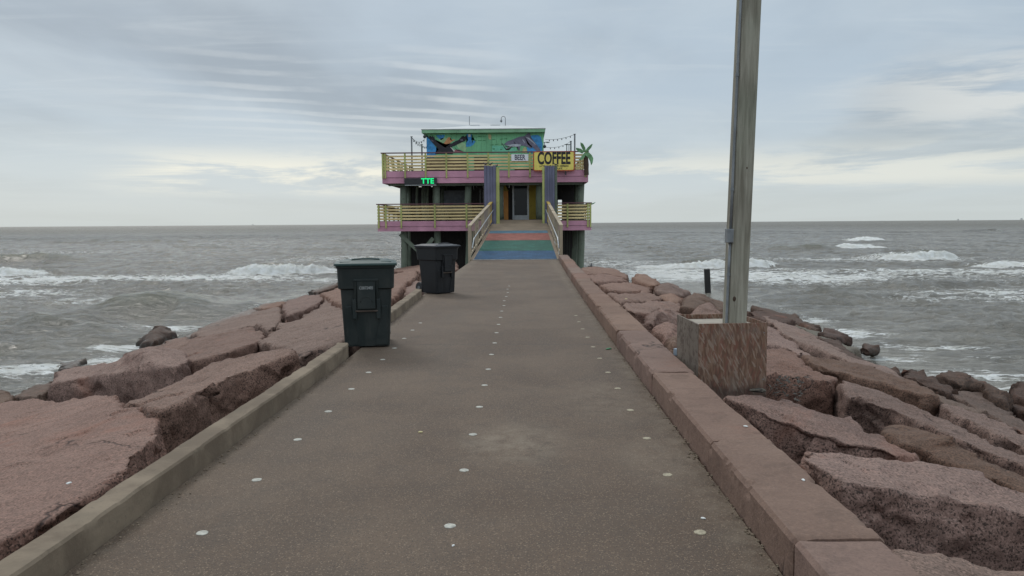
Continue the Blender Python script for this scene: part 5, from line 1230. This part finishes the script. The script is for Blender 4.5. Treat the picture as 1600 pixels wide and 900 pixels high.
# ------------------------------------------------------------------ perched grackles
def bird(loc, rz, label, s=1.0, tail=0.5):
    t = empty('bird', loc, rz); tag(t, label, 'bird', None); t.scale = (s, s, s)
    m = MB()
    m.tube([(-0.30, 0, 0.09+tail*0.22), (-0.18, 0, 0.10+tail*0.09), (-0.09, 0, 0.10), (-0.02, 0, 0.115), (0.05, 0, 0.13), (0.10, 0, 0.165), (0.13, 0, 0.20), (0.155, 0, 0.215), (0.18, 0, 0.212), (0.225, 0, 0.205)],
           [0.012, 0.018, 0.035, 0.055, 0.058, 0.042, 0.030, 0.032, 0.020, 0.003], 10)
    m.build('body', BLACK, t, smooth=True)
    for s_ in (-1, 1):
        MB().tube([(0.0, s_*0.02, 0.075), (0.01, s_*0.022, 0.03), (0.0, s_*0.022, 0.0), (0.035, s_*0.025, 0.0)], 0.006, 5).build('leg', BLACK, t)
        MB().sphere((0.0, s_*0.045, 0.115), 0.05, 2, (1.9, 0.35, 0.7)).build('wing', BLACK, t, smooth=True)
    return t
bird(Vector((Ux(794), 43.98, 5.592)), 0.0, 'black bird with a raised tail on the upper railing left of the white sign', 1.25, 1.4)
bird(Vector((ga[0]+0.08, 42.75, ga[2])), 2.6, 'black bird on the left end of the left purple post', 0.75, 0.8)
bird(Vector((ga[0]+0.36, 42.72, ga[2]-0.01)), -0.5, 'black bird on the middle of the left purple post', 0.75, 0.8)
bird(Vector((atY(776, 262, 42.7)[0], 42.75, ga[2]-0.10)), 1.9, 'black bird on the lime edge of the left purple post', 0.8, 0.6)
bird(Vector((atY(868.5, 258, 42.7)[0], 42.72, gb[2]-0.02)), 2.9, 'black bird on top of the right purple post', 0.62, -0.6)
c = plane(922.5, 422, 0.40-0.2*2.8, 0, 0); bird(Vector((c[0], c[1], c[2]+0.03)), 1.2, 'small black bird standing on the farthest right slab', 0.9, 0.2)

# ------------------------------------------------------------------ far platforms on the horizon
def platform(px, label, s=1.0):
    d = ray(px, 347); d = d/d[1]; Yv = 4300; t = empty('offshore_platform', (d[0]*Yv, Yv, -1.6)); tag(t, label, 'oil platform', 'offshore platforms on the horizon'); t.scale = (s, s, s)
    for i in (-1, 1):
        for j in (-1, 1): MB().tube([(i*7, j*6, -2), (i*6, j*5, 10)], 0.9, 6).build('leg', GREYM, t)
    MB().box(-9, 9, -7, 7, 10, 13).build('deck', GREYM, t); MB().box(-7, 1, -5, 5, 13, 17).build('cabin', GREYM, t)
    MB().hexa([(2, -2, 13), (6, -2, 13), (6, 2, 13), (2, 2, 13)], [(3.6, -.4, 26), (4.4, -.4, 26), (4.4, .4, 26), (3.6, .4, 26)]).build('derrick', GREYM, t)
platform(1497, 'tiny platform on the horizon between the pole and the right border', 0.42)
platform(1596, 'tiny platform on the horizon at the right border', 0.55)
platform(395, 'tiny platform on the left horizon', 0.35)
